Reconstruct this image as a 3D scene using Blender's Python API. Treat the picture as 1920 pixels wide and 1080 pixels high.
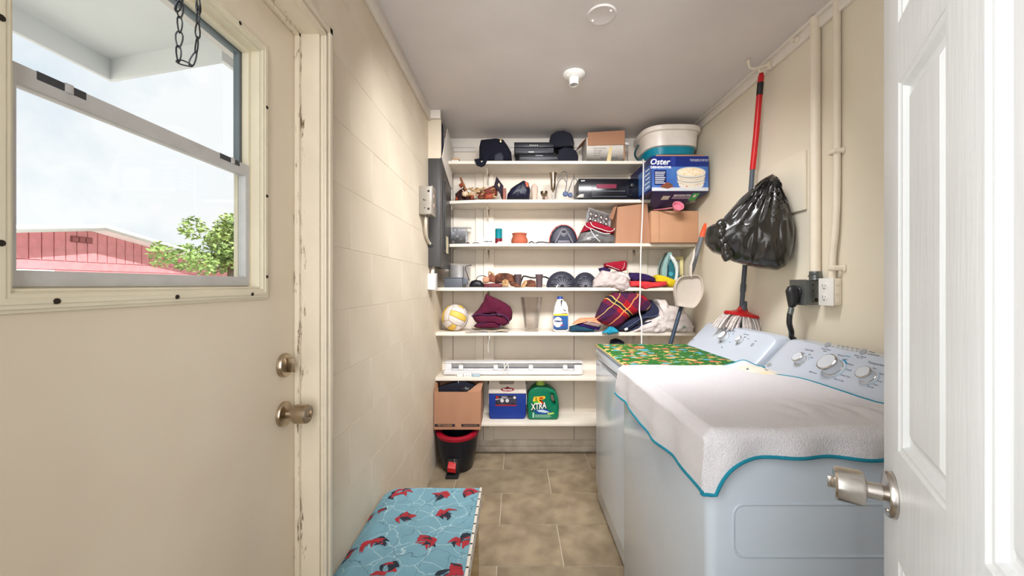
import bpy, bmesh, math, random
from mathutils import Vector, Matrix, noise
S = bpy.context.scene
COL = S.collection
for _o in list(bpy.data.objects): bpy.data.objects.remove(_o)
PI = math.pi
V = Vector
# ------------------------------------------------------------------ camera
CH = 1.28                                   # eye height
cam_d = bpy.data.cameras.new('camera')
cam_d.sensor_width = 36; cam_d.lens = 13.5; cam_d.clip_start = .02
cam_d.shift_x = -6/1920; cam_d.shift_y = -6/1920
cam = bpy.data.objects.new('camera', cam_d); COL.objects.link(cam)
cam.location = (0, 0, CH); cam.rotation_euler = (PI/2, 0, 0)
S.camera = cam
# ------------------------------------------------------------------ view
S.view_settings.view_transform = 'Standard'; S.view_settings.look = 'None'
S.view_settings.gamma = 1; S.view_settings.use_curve_mapping = False
S.view_settings.exposure = 0.06
# ------------------------------------------------------------------ sky
w = bpy.data.worlds.new('sky'); S.world = w; w.use_nodes = True
nt = w.node_tree; N = nt.nodes; L = nt.links
bg = N['Background']; bg.inputs['Strength'].default_value = 2.0
tc = N.new('ShaderNodeTexCoord'); nz = N.new('ShaderNodeTexNoise'); cr = N.new('ShaderNodeValToRGB')
nz.inputs['Scale'].default_value = 3.6; nz.inputs['Detail'].default_value = 8; nz.inputs['Roughness'].default_value = .55
L.new(tc.outputs['Generated'], nz.inputs['Vector']); L.new(nz.outputs['Fac'], cr.inputs['Fac']); L.new(cr.outputs['Color'], bg.inputs['Color'])
cr.color_ramp.elements[0].position = .36; cr.color_ramp.elements[0].color = (.39, .43, .465, 1)
cr.color_ramp.elements[1].position = .50; cr.color_ramp.elements[1].color = (.50, .505, .51, 1)
# ------------------------------------------------------------------ sun, added fill lamps, window portal
def lamp(name, kind, loc, rot, energy, col=(1, 1, 1), sx=1, sy=1, **k):
    d = bpy.data.lights.new(name, kind); d.energy = energy; d.color = col
    if kind == 'AREA': d.shape = 'RECTANGLE'; d.size = sx; d.size_y = sy
    for a, b in k.items(): setattr(d, a, b)
    o = bpy.data.objects.new(name, d); COL.objects.link(o); o.location = loc; o.rotation_euler = rot
    return o
lamp('sun', 'SUN', (3, -4, 8), (math.radians(38), 0, math.radians(75)), 7.0, (1, .97, .92), angle=.01)
lamp('hall_fill', 'AREA', (-.02, -.75, 1.45), (PI/2, 0, 0), 18, (.98, .99, 1), .8, 1.7)  # soft fill added behind the camera, no fitting of the hall
lamp('side_fill', 'AREA', (-.34, .05, 1.55), (PI/2, 0, math.radians(-60)), 10.5, (.96, .98, 1), .34, 1.3)  # unseen lamp added left of the camera to brighten the right side
lamp('ceiling_fill', 'AREA', (.24, 1.25, 2.36), (math.radians(45), 0, 0), 36, (.98, .985, 1), .9, .3, spread=1.95)  # fill lamp added under the ceiling out of view, no fixture there
wp = lamp('window_portal', 'AREA', (-.70, .7, 1.56), (0, -PI/2, 0), 1, (1, 1, 1), .6, .48)
wp.data.cycles.is_portal = True

# ------------------------------------------------------------------ materials
def lin(c): return tuple(((v/255)/12.92 if v/255 <= .04045 else ((v/255+.055)/1.055)**2.4) for v in c)
MC = {}
def mat(name, col, rough=.6, metal=0, var=.06, vs=12, bump=0, bs=80, bdet=3, col2=None, coat=0, alpha=1, trans=0, stretch=None, ior=1.45, sheen=0, emit=0):
    if name in MC: return MC[name]
    m = bpy.data.materials.new(name); m.use_nodes = True; t = m.node_tree; n = t.nodes; l = t.links
    b = n['Principled BSDF']; c = lin(col)
    tcn = n.new('ShaderNodeTexCoord'); src = tcn.outputs['Object']
    if stretch:
        mp = n.new('ShaderNodeMapping'); mp.inputs['Scale'].default_value = stretch; l.new(src, mp.inputs['Vector']); src = mp.outputs['Vector']
    no = n.new('ShaderNodeTexNoise'); no.inputs['Scale'].default_value = vs; no.inputs['Detail'].default_value = 4
    l.new(src, no.inputs['Vector'])
    r = n.new('ShaderNodeValToRGB'); r.color_ramp.elements[0].position = .35; r.color_ramp.elements[1].position = .65
    c2 = lin(col2) if col2 else tuple(v*(1-var*2) for v in c)
    r.color_ramp.elements[0].color = (*c2, 1); r.color_ramp.elements[1].color = (*c, 1)
    l.new(no.outputs['Fac'], r.inputs['Fac']); l.new(r.outputs['Color'], b.inputs['Base Color'])
    b.inputs['Roughness'].default_value = rough; b.inputs['Metallic'].default_value = metal
    b.inputs['Coat Weight'].default_value = coat; b.inputs['Transmission Weight'].default_value = trans
    b.inputs['IOR'].default_value = ior; b.inputs['Alpha'].default_value = alpha
    if sheen: b.inputs['Sheen Weight'].default_value = sheen
    if bump:
        n2 = n.new('ShaderNodeTexNoise'); n2.inputs['Scale'].default_value = bs; n2.inputs['Detail'].default_value = bdet
        bp = n.new('ShaderNodeBump'); bp.inputs['Strength'].default_value = bump; bp.inputs['Distance'].default_value = .004
        l.new(src, n2.inputs['Vector']); l.new(n2.outputs['Fac'], bp.inputs['Height']); l.new(bp.outputs['Normal'], b.inputs['Normal'])
    MC[name] = m
    return m
def nodes(m):
    t = m.node_tree; return t, t.nodes, t.links, t.nodes['Principled BSDF']
def spots_mat(name, base, spots, scale, rough=.9, stretch=(1, 1, 1), thr=.33):
    """fabric print: blobs of several colours on a ground colour"""
    m = mat(name, base, rough, var=.05, vs=30); t, n, l, b = nodes(m)
    prev = b.inputs['Base Color'].links[0].from_socket
    tcn = [x for x in n if x.bl_idname == 'ShaderNodeTexCoord'][0]
    for i, (col, sc, th, off) in enumerate(spots):
        mp = n.new('ShaderNodeMapping'); mp.inputs['Location'].default_value = (off, off*1.7, off*.3); mp.inputs['Scale'].default_value = stretch
        l.new(tcn.outputs['Object'], mp.inputs['Vector'])
        nz = n.new('ShaderNodeTexNoise'); nz.inputs['Scale'].default_value = scale*1.5; l.new(mp.outputs['Vector'], nz.inputs['Vector'])
        mx = n.new('ShaderNodeMix'); mx.data_type = 'VECTOR'; mx.inputs['Factor'].default_value = .035
        l.new(mp.outputs['Vector'], mx.inputs['A']); l.new(nz.outputs['Color'], mx.inputs['B'])
        vo = n.new('ShaderNodeTexVoronoi'); vo.inputs['Scale'].default_value = sc; l.new(mx.outputs['Result'], vo.inputs['Vector'])
        lt = n.new('ShaderNodeMath'); lt.operation = 'LESS_THAN'; lt.inputs[1].default_value = th; l.new(vo.outputs['Distance'], lt.inputs[0])
        c = n.new('ShaderNodeMix'); c.data_type = 'RGBA'; l.new(lt.outputs[0], c.inputs['Factor']); l.new(prev, c.inputs['A']); c.inputs['B'].default_value = (*lin(col), 1)
        prev = c.outputs['Result']
    l.new(prev, b.inputs['Base Color'])
    return m
# ------------------------------------------------------------------ geometry builder (world coordinates)
WL = {}
def P(px, py, Y): return V(((px-966)/720*Y, Y, CH-(py-534)/720*Y))      # a point on the sight line at depth Y
def frame(o, right, up):
    r = V(right).normalized(); u = V(up).normalized(); nn = r.cross(u)
    m = Matrix((r, u, nn)).transposed().to_4x4(); m.translation = V(o); return m
def frontal(x, y, z): return frame((x, y, z), (1, 0, 0), (0, 0, 1))     # local x right, y up, z towards the room
class B:
    def __init__(s): s.bm = bmesh.new()
    def box(s, x0, x1, y0, y1, z0, z1, bev=0, seg=2, M=None):
        r = bmesh.ops.create_cube(s.bm, size=1); vs = r['verts']
        for v in vs: v.co = V(((x0+x1)/2+v.co.x*(x1-x0), (y0+y1)/2+v.co.y*(y1-y0), (z0+z1)/2+v.co.z*(z1-z0)))
        if bev:
            es = list({e for v in vs for e in v.link_edges})
            rr = bmesh.ops.bevel(s.bm, geom=es, offset=bev, segments=seg, affect='EDGES', profile=.5)
            vs = list({v for f in rr['faces'] for v in f.verts} | {v for v in vs if v.is_valid})
        if M:
            for v in vs: v.co = M @ v.co
        return s
    def faces(s, pts, fs):
        vs = [s.bm.verts.new(p) for p in pts]
        for f in fs:
            try: s.bm.faces.new([vs[i] for i in f])
            except ValueError: pass
        return s
    def tube(s, pts, r, n=8, caps=True, closed=False, flat=1):
        pts = [V(p) for p in pts]; k = len(pts); rs = r if isinstance(r, (list, tuple)) else [r]*k
        rings = []; up = None
        for i, p in enumerate(pts):
            if closed: t = pts[(i+1) % k]-pts[i-1]
            else: t = pts[min(i+1, k-1)]-pts[max(i-1, 0)]
            t.normalize()
            if up is None:
                up = V((0, 0, 1)) if abs(t.z) < .9 else V((1, 0, 0))
            up = (up-t*up.dot(t)).normalized(); sd = t.cross(up)
            rings.append([s.bm.verts.new(p+(up*math.cos(a)*flat+sd*math.sin(a))*rs[i]) for a in [2*PI*j/n for j in range(n)]])
        for i in range(k if closed else k-1):
            a, b = rings[i], rings[(i+1) % k]
            for j in range(n): s.bm.faces.new((a[j], a[(j+1) % n], b[(j+1) % n], b[j]))
        if caps and not closed: s.bm.faces.new(rings[0][::-1]); s.bm.faces.new(rings[-1])
        return s
    def lathe(s, M, prof, n=24, sx=1, sy=1, cap=True):
        rings = [[s.bm.verts.new(M @ V((r*math.cos(2*PI*j/n)*sx, r*math.sin(2*PI*j/n)*sy, z))) for j in range(n)] for r, z in prof]
        for a, b in zip(rings, rings[1:]):
            for j in range(n): s.bm.faces.new((a[j], a[(j+1) % n], b[(j+1) % n], b[j]))
        if cap: s.bm.faces.new(rings[0][::-1]); s.bm.faces.new(rings[-1])
        return s
    def cyl(s, p0, p1, r, n=16, r1=None): return s.tube([p0, p1], [r, r if r1 is None else r1], n)
    def grid(s, f, nu, nv, th=0):
        vs = [[s.bm.verts.new(f(i/nu, j/nv)) for j in range(nv+1)] for i in range(nu+1)]
        fs = [s.bm.faces.new((vs[i][j], vs[i+1][j], vs[i+1][j+1], vs[i][j+1])) for i in range(nu) for j in range(nv)]
        if th:
            s.bm.normal_update()
            r = bmesh.ops.solidify(s.bm, geom=fs, thickness=th)
        return s
    def puff(s, ol, yc, D, n=64, m=14, amp=.004, fr=18, seed=0, p=1.0, jag=.0, back=None, fold=None, skew=0):
        """soft closed body: outline ol of (x, z) points seen from the front, thickness 2*D about y = yc"""
        k = len(ol); per = [0]
        for i in range(k): per.append(per[-1]+(V(ol[(i+1) % k])-V(ol[i])).length)
        T = per[-1]; pts = []
        for q in range(n):
            d = T*q/n; i = max(j for j in range(k) if per[j] <= d+1e-9)
            a, b = V(ol[i]), V(ol[(i+1) % k]); sg = per[i+1]-per[i]
            pts.append(a.lerp(b, (d-per[i])/sg if sg else 0))
        cx = sum(q.x for q in pts)/n; cz = sum(q.y for q in pts)/n; back = D if back is None else back
        rings = []
        for r in range(1, m):
            th = PI*r/m; sc = abs(math.sin(th))**p; dy = -math.cos(th)
            dd = (D if dy < 0 else back)*math.copysign(abs(dy)**p, dy); ring = []
            for q in range(n):
                x = cx+(pts[q].x-cx)*sc; z = cz+(pts[q].y-cz)*sc
                fx = fold or (1, 1)
                nn = noise.noise(V((x*fr*fx[0]+seed*7.3, dd*fr*.7, z*fr*fx[1])))
                n2 = noise.noise(V((x*fr*2.3*fx[0]-seed*3.1, dd*fr, z*fr*2.3*fx[1])))
                rd = 1-abs(nn)*2
                o = amp*(rd*.9+n2*.6); zz = z+(noise.noise(V((x*fr*1.5, seed, dd*fr)))*jag if sc > .5 else 0)
                ring.append(s.bm.verts.new((x+noise.noise(V((seed, z*fr*1.5, dd*fr)))*jag, yc+dd-o*math.copysign(1, -dy)*(1 if dy < .4 else 0)+skew*(z-cz), zz)))
            rings.append(ring)
        for a, b in zip(rings, rings[1:]):
            for j in range(n): s.bm.faces.new((a[j], a[(j+1) % n], b[(j+1) % n], b[j]))
        for ring, y, fl in ((rings[0], yc-D, 1), (rings[-1], yc+back, 0)):
            c = s.bm.verts.new((cx, sum(v.co.y for v in ring)/n, cz))
            for j in range(n):
                f = (ring[j], c, ring[(j+1) % n]); s.bm.faces.new(f if fl else f[::-1])
        return s
    def ball(s, c, r, n=16, sc=(1, 1, 1)):
        r_ = bmesh.ops.create_uvsphere(s.bm, u_segments=n, v_segments=max(6, n//2), radius=r)
        for v in r_['verts']: v.co = V((v.co.x*sc[0], v.co.y*sc[1], v.co.z*sc[2]))+V(c)
        return s
    def add(s, me, M=None):
        k = len(s.bm.verts); s.bm.from_mesh(me); s.bm.verts.ensure_lookup_table()
        if M:
            for v in s.bm.verts[k:]: v.co = M @ v.co
        return s
    def plate(s, M, loops, th=.002, bev=0, seg=2):
        """flat shape(s) with holes, in the local xy plane of M, from z = 0 to th"""
        cu = bpy.data.curves.new('c', 'CURVE'); cu.dimensions = '2D'; cu.fill_mode = 'BOTH'
        for lp in loops:
            sp = cu.splines.new('POLY'); sp.points.add(len(lp)-1); sp.use_cyclic_u = True
            for i, (x, y) in enumerate(lp): sp.points[i].co = (x, y, 0, 1)
        cu.extrude = max(th/2-bev, .00001); cu.bevel_depth = bev; cu.bevel_resolution = seg; cu.offset = -bev
        o = bpy.data.objects.new('c', cu); me = bpy.data.meshes.new_from_object(o)
        s.add(me, M @ Matrix.Translation((0, 0, th/2)))
        bpy.data.objects.remove(o); bpy.data.curves.remove(cu); bpy.data.meshes.remove(me)
        return s
    def text(s, M, body, size, th=.0006, bold=0, shear=0, align='CENTER', sx=1):
        cu = bpy.data.curves.new('t', 'FONT'); cu.body = body; cu.size = size; cu.extrude = th/2; cu.shear = shear
        cu.align_x = align; cu.align_y = 'CENTER'; cu.offset = bold; cu.resolution_u = 2
        o = bpy.data.objects.new('t', cu); me = bpy.data.meshes.new_from_object(o)
        s.add(me, M @ Matrix.Translation((0, 0, th/2)) @ Matrix.Diagonal((sx, 1, 1, 1)))
        bpy.data.objects.remove(o); bpy.data.curves.remove(cu); bpy.data.meshes.remove(me)
        return s
    def xf(s, M):
        for v in s.bm.verts: v.co = M @ v.co
        return s
    def noise(s, amp, fr, seed=0):
        s.bm.normal_update()
        d = [(v, v.normal*noise.noise(v.co*fr+V((seed, seed*2, 0)))*amp) for v in s.bm.verts]
        for v, q in d: v.co += q
        return s
    def o(s, name, m, parent=None, label=None, cat=None, group=None, kind=None, ang=38, origin=None, uv=None):
        bmesh.ops.remove_doubles(s.bm, verts=s.bm.verts, dist=1e-6)
        bmesh.ops.recalc_face_normals(s.bm, faces=s.bm.faces)
        vs = [v.co for v in s.bm.verts]
        lo = V([min(v[i] for v in vs) for i in range(3)]); hi = V([max(v[i] for v in vs) for i in range(3)])
        c = V(origin) if origin else V(((lo.x+hi.x)/2, (lo.y+hi.y)/2, lo.z))
        for v in s.bm.verts: v.co -= c
        for f in s.bm.faces: f.smooth = True
        for e in s.bm.edges:
            if len(e.link_faces) == 2 and e.calc_face_angle(0) > math.radians(ang): e.smooth = False
        me = bpy.data.meshes.new(name); s.bm.to_mesh(me); s.bm.free(); me.materials.append(m)
        ob = bpy.data.objects.new(name, me); COL.objects.link(ob)
        if parent: ob.parent = parent; ob.location = c-WL[parent.name]
        else: ob.location = c
        WL[ob.name] = c
        tag(ob, label, cat, group, kind)
        return ob
def tag(o, label=None, cat=None, group=None, kind=None):
    if label: o['label'] = label
    if cat: o['category'] = cat
    if group: o['group'] = group
    if kind: o['kind'] = kind
    return o
def thing(name, label, cat, loc, group=None):
    o = bpy.data.objects.new(name, None); COL.objects.link(o); o.location = loc; o.empty_display_size = .05
    WL[o.name] = V(loc); return tag(o, label, cat, group)
def struct(name, b, m, parent=None): return b.o(name, m, parent, kind=None if parent else 'structure')
def kids(o): return [c for c in bpy.data.objects if c.parent == o]
def copy_tree(o, parent=None, loc=None):
    ch = kids(o); c = o.copy(); COL.objects.link(c); c.parent = parent
    if loc is not None: c.location = loc
    WL[c.name] = V(c.location)
    for k in ch: copy_tree(k, c)
    return c
def rrect(x0, x1, y0, y1, r, n=5):
    out = []
    for cx, cy, a in ((x1-r, y1-r, 0), (x0+r, y1-r, 1), (x0+r, y0+r, 2), (x1-r, y0+r, 3)):
        for i in range(n+1):
            t = PI/2*(a+i/n); out.append((cx+r*math.cos(t), cy+r*math.sin(t)))
    return out
def circ(cx, cy, r, n=24, ry=None): return [(cx+r*math.cos(2*PI*i/n), cy+(ry or r)*math.sin(2*PI*i/n)) for i in range(n)]
def rect(x0, x1, y0, y1): return [(x0, y0), (x1, y0), (x1, y1), (x0, y1)]
def spl(pts, k=6):
    pts = [V(p) for p in pts]; out = []
    for i in range(len(pts)-1):
        a, b, c, d = pts[max(i-1, 0)], pts[i], pts[i+1], pts[min(i+2, len(pts)-1)]
        for j in range(k):
            t = j/k; out.append(.5*((2*b)+(c-a)*t+(2*a-5*b+4*c-d)*t*t+(3*b-a-3*c+d)*t**3))
    return out+[pts[-1]]
def OL(Y, *pp): return [((x-966)/720*Y, CH-(y-534)/720*Y) for x, y in pp]
# ------------------------------------------------------------------ measures of the room
XL, XR, YB, H = -.56, 1.27, 2.955, 2.40
SF = 2.70                                   # front edge of the shelves
# ------------------------------------------------------------------ shared materials
wallm = mat('cream_wall_paint', (226, 213, 192), .55, var=.03, vs=3, bump=.12, bs=60, col2=(217, 203, 181))
wallr = mat('pale_wall_paint', (228, 219, 200), .5, var=.03, vs=2.5, bump=.1, bs=50, col2=(222, 211, 190))
ceilm = mat('ceiling_paint', (220, 214, 212), .6, var=.03, vs=3, bump=.15, bs=40)
trimw = mat('white_trim_paint', (232, 224, 214), .45, var=.03, vs=8, bump=.1, bs=50)
shelfm = mat('shelf_paint', (234, 224, 209), .45, var=.05, vs=6, bump=.1, bs=60)
backm = mat('back_panel_paint', (238, 227, 212), .6, var=.04, vs=4, bump=.1, bs=60)
doorL = mat('exterior_door_paint', (236, 223, 202), .4, var=.03, vs=3, bump=.06, bs=30, col2=(230, 215, 193))
jambm = mat('jamb_paint', (240, 228, 206), .3, var=.04, vs=7, bump=.12, bs=35)
vinyl = mat('cream_vinyl', (238, 229, 205), .35, var=.03)
alum = mat('white_aluminium', (205, 204, 203), .35, var=.05, vs=20)
nickel = mat('satin_nickel', (188, 172, 150), .28, 1, var=.05, vs=40)
nickel2 = mat('brushed_nickel', (205, 200, 194), .25, 1, var=.05, vs=40)
chrome = mat('chrome', (200, 196, 190), .18, 1)
darkm = mat('dark_metal', (60, 52, 45), .5, .6)
white = mat('white_plastic', (232, 230, 226), .35, var=.02)
# ------------------------------------------------------------------ structure
# dirt and wear on the exterior door edge
def worn(m, axis, pos, wid, col, sc=14):
    t, n, l, b = nodes(m); prev = b.inputs['Base Color'].links[0].from_socket
    g = n.new('ShaderNodeNewGeometry'); sp = n.new('ShaderNodeSeparateXYZ'); l.new(g.outputs['Position'], sp.inputs[0])
    a = n.new('ShaderNodeMath'); a.operation = 'SUBTRACT'; l.new(sp.outputs[axis], a.inputs[0]); a.inputs[1].default_value = pos
    c = n.new('ShaderNodeMath'); c.operation = 'ABSOLUTE'; l.new(a.outputs[0], c.inputs[0])
    d = n.new('ShaderNodeMapRange'); l.new(c.outputs[0], d.inputs[0]); d.inputs[1].default_value = 0; d.inputs[2].default_value = wid; d.inputs[3].default_value = .465; d.inputs[4].default_value = .28
    no = n.new('ShaderNodeTexNoise'); no.inputs['Scale'].default_value = sc; no.inputs['Detail'].default_value = 6; no.inputs['Roughness'].default_value = .7
    mp = n.new('ShaderNodeMapping'); mp.inputs['Scale'].default_value = (6, 6, 1); l.new(g.outputs['Position'], mp.inputs[0]); l.new(mp.outputs[0], no.inputs['Vector'])
    e = n.new('ShaderNodeMath'); e.operation = 'SUBTRACT'; l.new(d.outputs[0], e.inputs[0]); l.new(no.outputs['Fac'], e.inputs[1])
    f = n.new('ShaderNodeMapRange'); l.new(e.outputs[0], f.inputs[0]); f.inputs[1].default_value = .0; f.inputs[2].default_value = .09
    mx = n.new('ShaderNodeMix'); mx.data_type = 'RGBA'; l.new(f.outputs[0], mx.inputs['Factor']); l.new(prev, mx.inputs['A']); mx.inputs['B'].default_value = (*lin(col), 1)
    l.new(mx.outputs['Result'], b.inputs['Base Color'])
# floor and its tiles
grout = mat('grout', (206, 194, 174), .9)
fl = B().box(XL-.14, XR+.14, -.1, YB+.1, -.05, -.003).o('floor', grout, kind='structure')
tiles = []
tm = [mat('stone_tile_%s' % k, c, .38, var=.1, vs=9, bump=.05, bs=30, col2=c2) for k, c, c2 in (('warm', (166, 148, 122), (134, 118, 96)), ('grey', (158, 142, 118), (132, 117, 96)), ('pale', (173, 154, 128), (142, 125, 102)))]
for m in tm:
    t, n, l, b = nodes(m); [x for x in n if x.bl_idname == 'ShaderNodeTexNoise'][0].inputs['Detail'].default_value = 10
random.seed(4)
r = 0; y1 = 2.969
while y1 > .1:
    y0 = y1-.305; x = -.083-.61*2 if r % 2 == 0 else .222-.61*3
    while x < XR:
        a, b_ = max(x+.002, XL), min(x+.608, XR-.001); ya, yb = max(y0+.002, .08), min(y1-.002, YB)
        if b_-a > .02: B().box(a, b_, ya, yb, -.012, 0, .0012, 1).o('tile', random.choice(tm), fl)
        x += .61
    y1 = y0; r += 1
# left wall: painted blockwork round the exterior door
DY0, DY1, DZ = .262, 1.10, 2.0
wl = B().box(-.70, XL-.0012, DY1, YB+.1, 0, H).box(-.70, XL-.004, -.03, DY0, 0, H).box(-.70, XL-.004, DY0, DY1, DZ, H).o('wall_left', wallm, kind='structure')
r = 0; z = 0
while z < 2.39:
    y = DY1-.2*(r % 2)-.4; z1 = min(z+.2, 2.4)
    while y < YB:
        a, b_ = max(y+.0004, DY1), min(y+.3996, YB)
        if b_-a > .03: B().box(XL-.0035, XL, a, b_, z+.0004, z1-.0004, .0007, 1).o('block', wallm, wl)
        y += .4
    z += .2; r += 1
B().box(XL-.006, XL, DY0-.3, DY0, 0, H).box(XL-.006, XL, DY0, DY1, DZ, H).o('plaster', wallm, wl)
B().box(XR, XR+.14, -.1, YB+.1, 0, H).o('wall_right', wallr, kind='structure')
wb = B().box(XL-.14, XR+.14, YB, YB+.12, 0, H).o('wall_back', backm, kind='structure')
for x0, x1 in ((-.303, -.244), (-.242, -.162), (.86, .947), (.949, 1.012)):
    B().box(x0, x1, YB-.018 if x0 in (-.303, .949) else YB-.024, YB, .09, 2.335, .002, 1).o('batten', backm, wb)
for x in (-.48, .45):
    B().box(x, x+.004, YB-.003, YB, .09, 2.335).o('panel_joint', mat('joint_shadow_line', (150, 138, 124), .8), wb)
B().box(XL, XR, YB-.022, YB, 2.33, H, .003).box(XL, XR, YB-.014, YB, 2.30, 2.33, .002).o('trim_1', trimw, kind='structure')
bb = mat('worn_baseboard_paint', (236, 226, 212), .6, col2=(206, 194, 180), vs=9, bump=.3, bs=20)
B().box(XL, XR, YB-.02, YB, 0, .045, .006).box(XL, XR, YB-.012, YB, .045, .09, .004).noise(.003, 9).o('baseboard_back', bb, kind='structure')
# front wall with the doorway the photographer stands in, and the hall behind
B().box(-.70, -.42, -.1, -.0, 0, H).box(.30, XR+.14, -.03, .07, 0, H).box(-.42, .30, -.1, 0, 2.06, H).o('wall_front', wallr, kind='structure')
B().box(-1.4, -1.3, -2.4, -.1, 0, H).o('wall_hall_left', white, kind='structure')
B().box(1.3, 1.4, -2.4, -.1, 0, H).o('wall_hall_right', white, kind='structure')
B().box(-1.4, 1.4, -2.5, -2.4, 0, H).o('wall_hall_back', white, kind='structure')
B().box(-1.3, -.70, -.1, -.05, 0, H).o('wall_hall_front', white, kind='structure')
B().box(-1.4, 1.4, -2.5, -.1, -.05, 0).o('floor_hall', tm[1], kind='structure')
cl = B().box(-1.4, XR+.14, -2.5, YB+.1, H, H+.1).o('ceiling', ceilm, kind='structure')
# wooden battens along the ceiling edge
B().box(XL, XL+.02, .1, 2.47, 2.335, H, .003).box(XL, -.478, 2.452, 2.474, 2.345, H, .004).o('trim_2', trimw, kind='structure')
B().box(XR-.018, XR, .1, YB-.022, 2.341, 2.386, .002).box(XR-.03, XR, .1, YB-.022, 2.386, H, .002).o('trim_3', trimw, kind='structure')
# boxed-out chase above the electrical panel
B().box(XL, -.478, 2.474, 2.49, 2.095, 2.345).o('trim_4', wallm, kind='structure')
# ------------------------------------------------------------------ exterior door (left) with window
jm = B()
jm.box(-.70, XL, DY1-.002, DY1+.001, 0, DZ).box(-.70, XL, DY0-.001, DY0+.002, 0, DZ).box(-.70, XL, DY0, DY1, DZ-.003, DZ)
jamb = jm.o('trim_5', jambm, kind='structure'); worn(jambm, 'X', -.612, .03, (120, 96, 70))
# stops and casing
B().box(-.626, -.612, DY1-.014, DY1-.002, 0, DZ, .002).box(-.626, -.612, DY0, DY1-.002, DZ-.015, DZ-.003, .002).o('door_stop', jambm, jamb)
cs = B()
def casing(b, y0, y1, z0, z1, vert, sgn):
    if vert:
        for a, c, x in ((0, .052, .010), (.004, .016, .015), (.022, .044, .018)): b.box(XL, XL+x, min(y0+sgn*a, y0+sgn*c), max(y0+sgn*a, y0+sgn*c), z0, z1+(.05 if a == 0 else c), .003)
    else:
        for a, c, x in ((0, .052, .010), (.004, .016, .015), (.022, .044, .018)): b.box(XL, XL+x, y0-(c if a else .052), y1+(c if a else .052), z1+a, z1+c, .003)
casing(cs, DY1+.002, 0, 0, DZ-.005, 1, 1); casing(cs, DY0-.002, 0, 0, DZ-.005, 1, -1); casing(cs, DY0, DY1, 0, DZ-.005, 0, 1)
cs.o('casing', jambm, jamb)
DX = -.626                                  # room face of the door
WY0, WY1, WZ0, WZ1 = .473, .940, 1.271, 1.853
d1 = thing('door_1', None, None, (DX, .68, 0)); d1['kind'] = 'structure'
slab = B().plate(frame((DX-.044, 0, 0), (0, 1, 0), (0, 0, 1)), [rect(DY0+.004, DY1-.004, .008, DZ-.006), rect(WY0, WY1, WZ0, WZ1)], .044, .0015)
slab.o('door_slab', doorL, d1); worn(doorL, 'Y', 1.094, .028, (132, 104, 74))
# window set in the door
wn = B()
for x, a, b_ in ((.004, -.004, .027), (.008, .002, .022), (.010, .008, .016)):
    wn.plate(frame((DX, 0, 0), (0, 1, 0), (0, 0, 1)), [rect(WY0-b_, WY1+b_, WZ0-b_, WZ1+b_), rect(WY0-a, WY1+a, WZ0-a, WZ1+a)] if a >= 0 else [rect(WY0-b_, WY1+b_, WZ0-b_, WZ1+b_), rect(WY0, WY1, WZ0, WZ1)], x, .0012)
wn.o('window_trim', vinyl, d1)
lin_ = B()                                  # lining of the opening and tracks
for x0, x1, t in ((DX-.05, DX+.002, .004), (DX-.034, DX-.018, .013), (DX-.050, DX-.040, .018)):
    lin_.plate(frame((x0, 0, 0), (0, 1, 0), (0, 0, 1)), [rect(WY0, WY1, WZ0, WZ1), rect(WY0+t, WY1-t, WZ0+(t if t < .01 else t*.4), WZ1-t)], x1-x0, .0008)
wf = lin_.o('window_frame', vinyl, d1)
glass = bpy.data.materials.new('window_glass'); glass.use_nodes = True
t_, n_, l_, b_ = nodes(glass)
tr = n_.new('ShaderNodeBsdfTransparent'); tr.inputs[0].default_value = (.97, .985, .985, 1); gl = n_.new('ShaderNodeBsdfGlossy'); gl.inputs['Roughness'].default_value = .02
fr_ = n_.new('ShaderNodeFresnel'); mx_ = n_.new('ShaderNodeMixShader'); bf_ = n_.new('ShaderNodeNewGeometry'); mm_ = n_.new('ShaderNodeMath'); mm_.operation = 'MULTIPLY'; iv_ = n_.new('ShaderNodeMath'); iv_.operation = 'SUBTRACT'; iv_.inputs[0].default_value = 1
l_.new(bf_.outputs['Backfacing'], iv_.inputs[1]); l_.new(iv_.outputs[0], mm_.inputs[0]); l_.new(fr_.outputs[0], mm_.inputs[1]); l_.new(mm_.outputs[0], mx_.inputs[0]); l_.new(tr.outputs[0], mx_.inputs[1]); l_.new(gl.outputs[0], mx_.inputs[2])
l_.new(mx_.outputs[0], n_['Material Output'].inputs['Surface'])
# lower sash (inside), upper sash (outside)
ls = B().plate(frame((DX-.034, 0, 0), (0, 1, 0), (0, 0, 1)), [rect(WY0+.006, WY1-.012, WZ0+.006, 1.567), rect(WY0+.022, WY1-.025, 1.299, 1.540)], .018, .0015)
ls.o('lower_sash', alum, d1)
us = B().plate(frame((DX-.050, 0, 0), (0, 1, 0), (0, 0, 1)), [rect(WY0+.006, WY1-.012, 1.548, WZ1-.006), rect(WY0+.020, WY1-.020, 1.572, WZ1-.020)], .014, .0012)
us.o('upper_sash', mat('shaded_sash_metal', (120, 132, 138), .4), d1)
B().box(DX-.028, DX-.025, WY0+.02, WY1-.02, 1.297, 1.542).o('lower_pane', glass, d1)
B().box(DX-.045, DX-.042, WY0+.018, WY1-.018, 1.570, WZ1-.018).o('upper_pane', glass, d1)
lt = mat('dark_latch', (66, 68, 72), .5)
for y in (.545, .865):
    q = B().box(DX-.024, DX-.0155, y-.03, y+.03, 1.5555, 1.5675, .001).o('latch', lt, d1)
    B().box(DX-.022, DX-.0135, y+.002, y+.012, 1.555, 1.5685, .001).o('latch_tab', alum, q)
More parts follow.
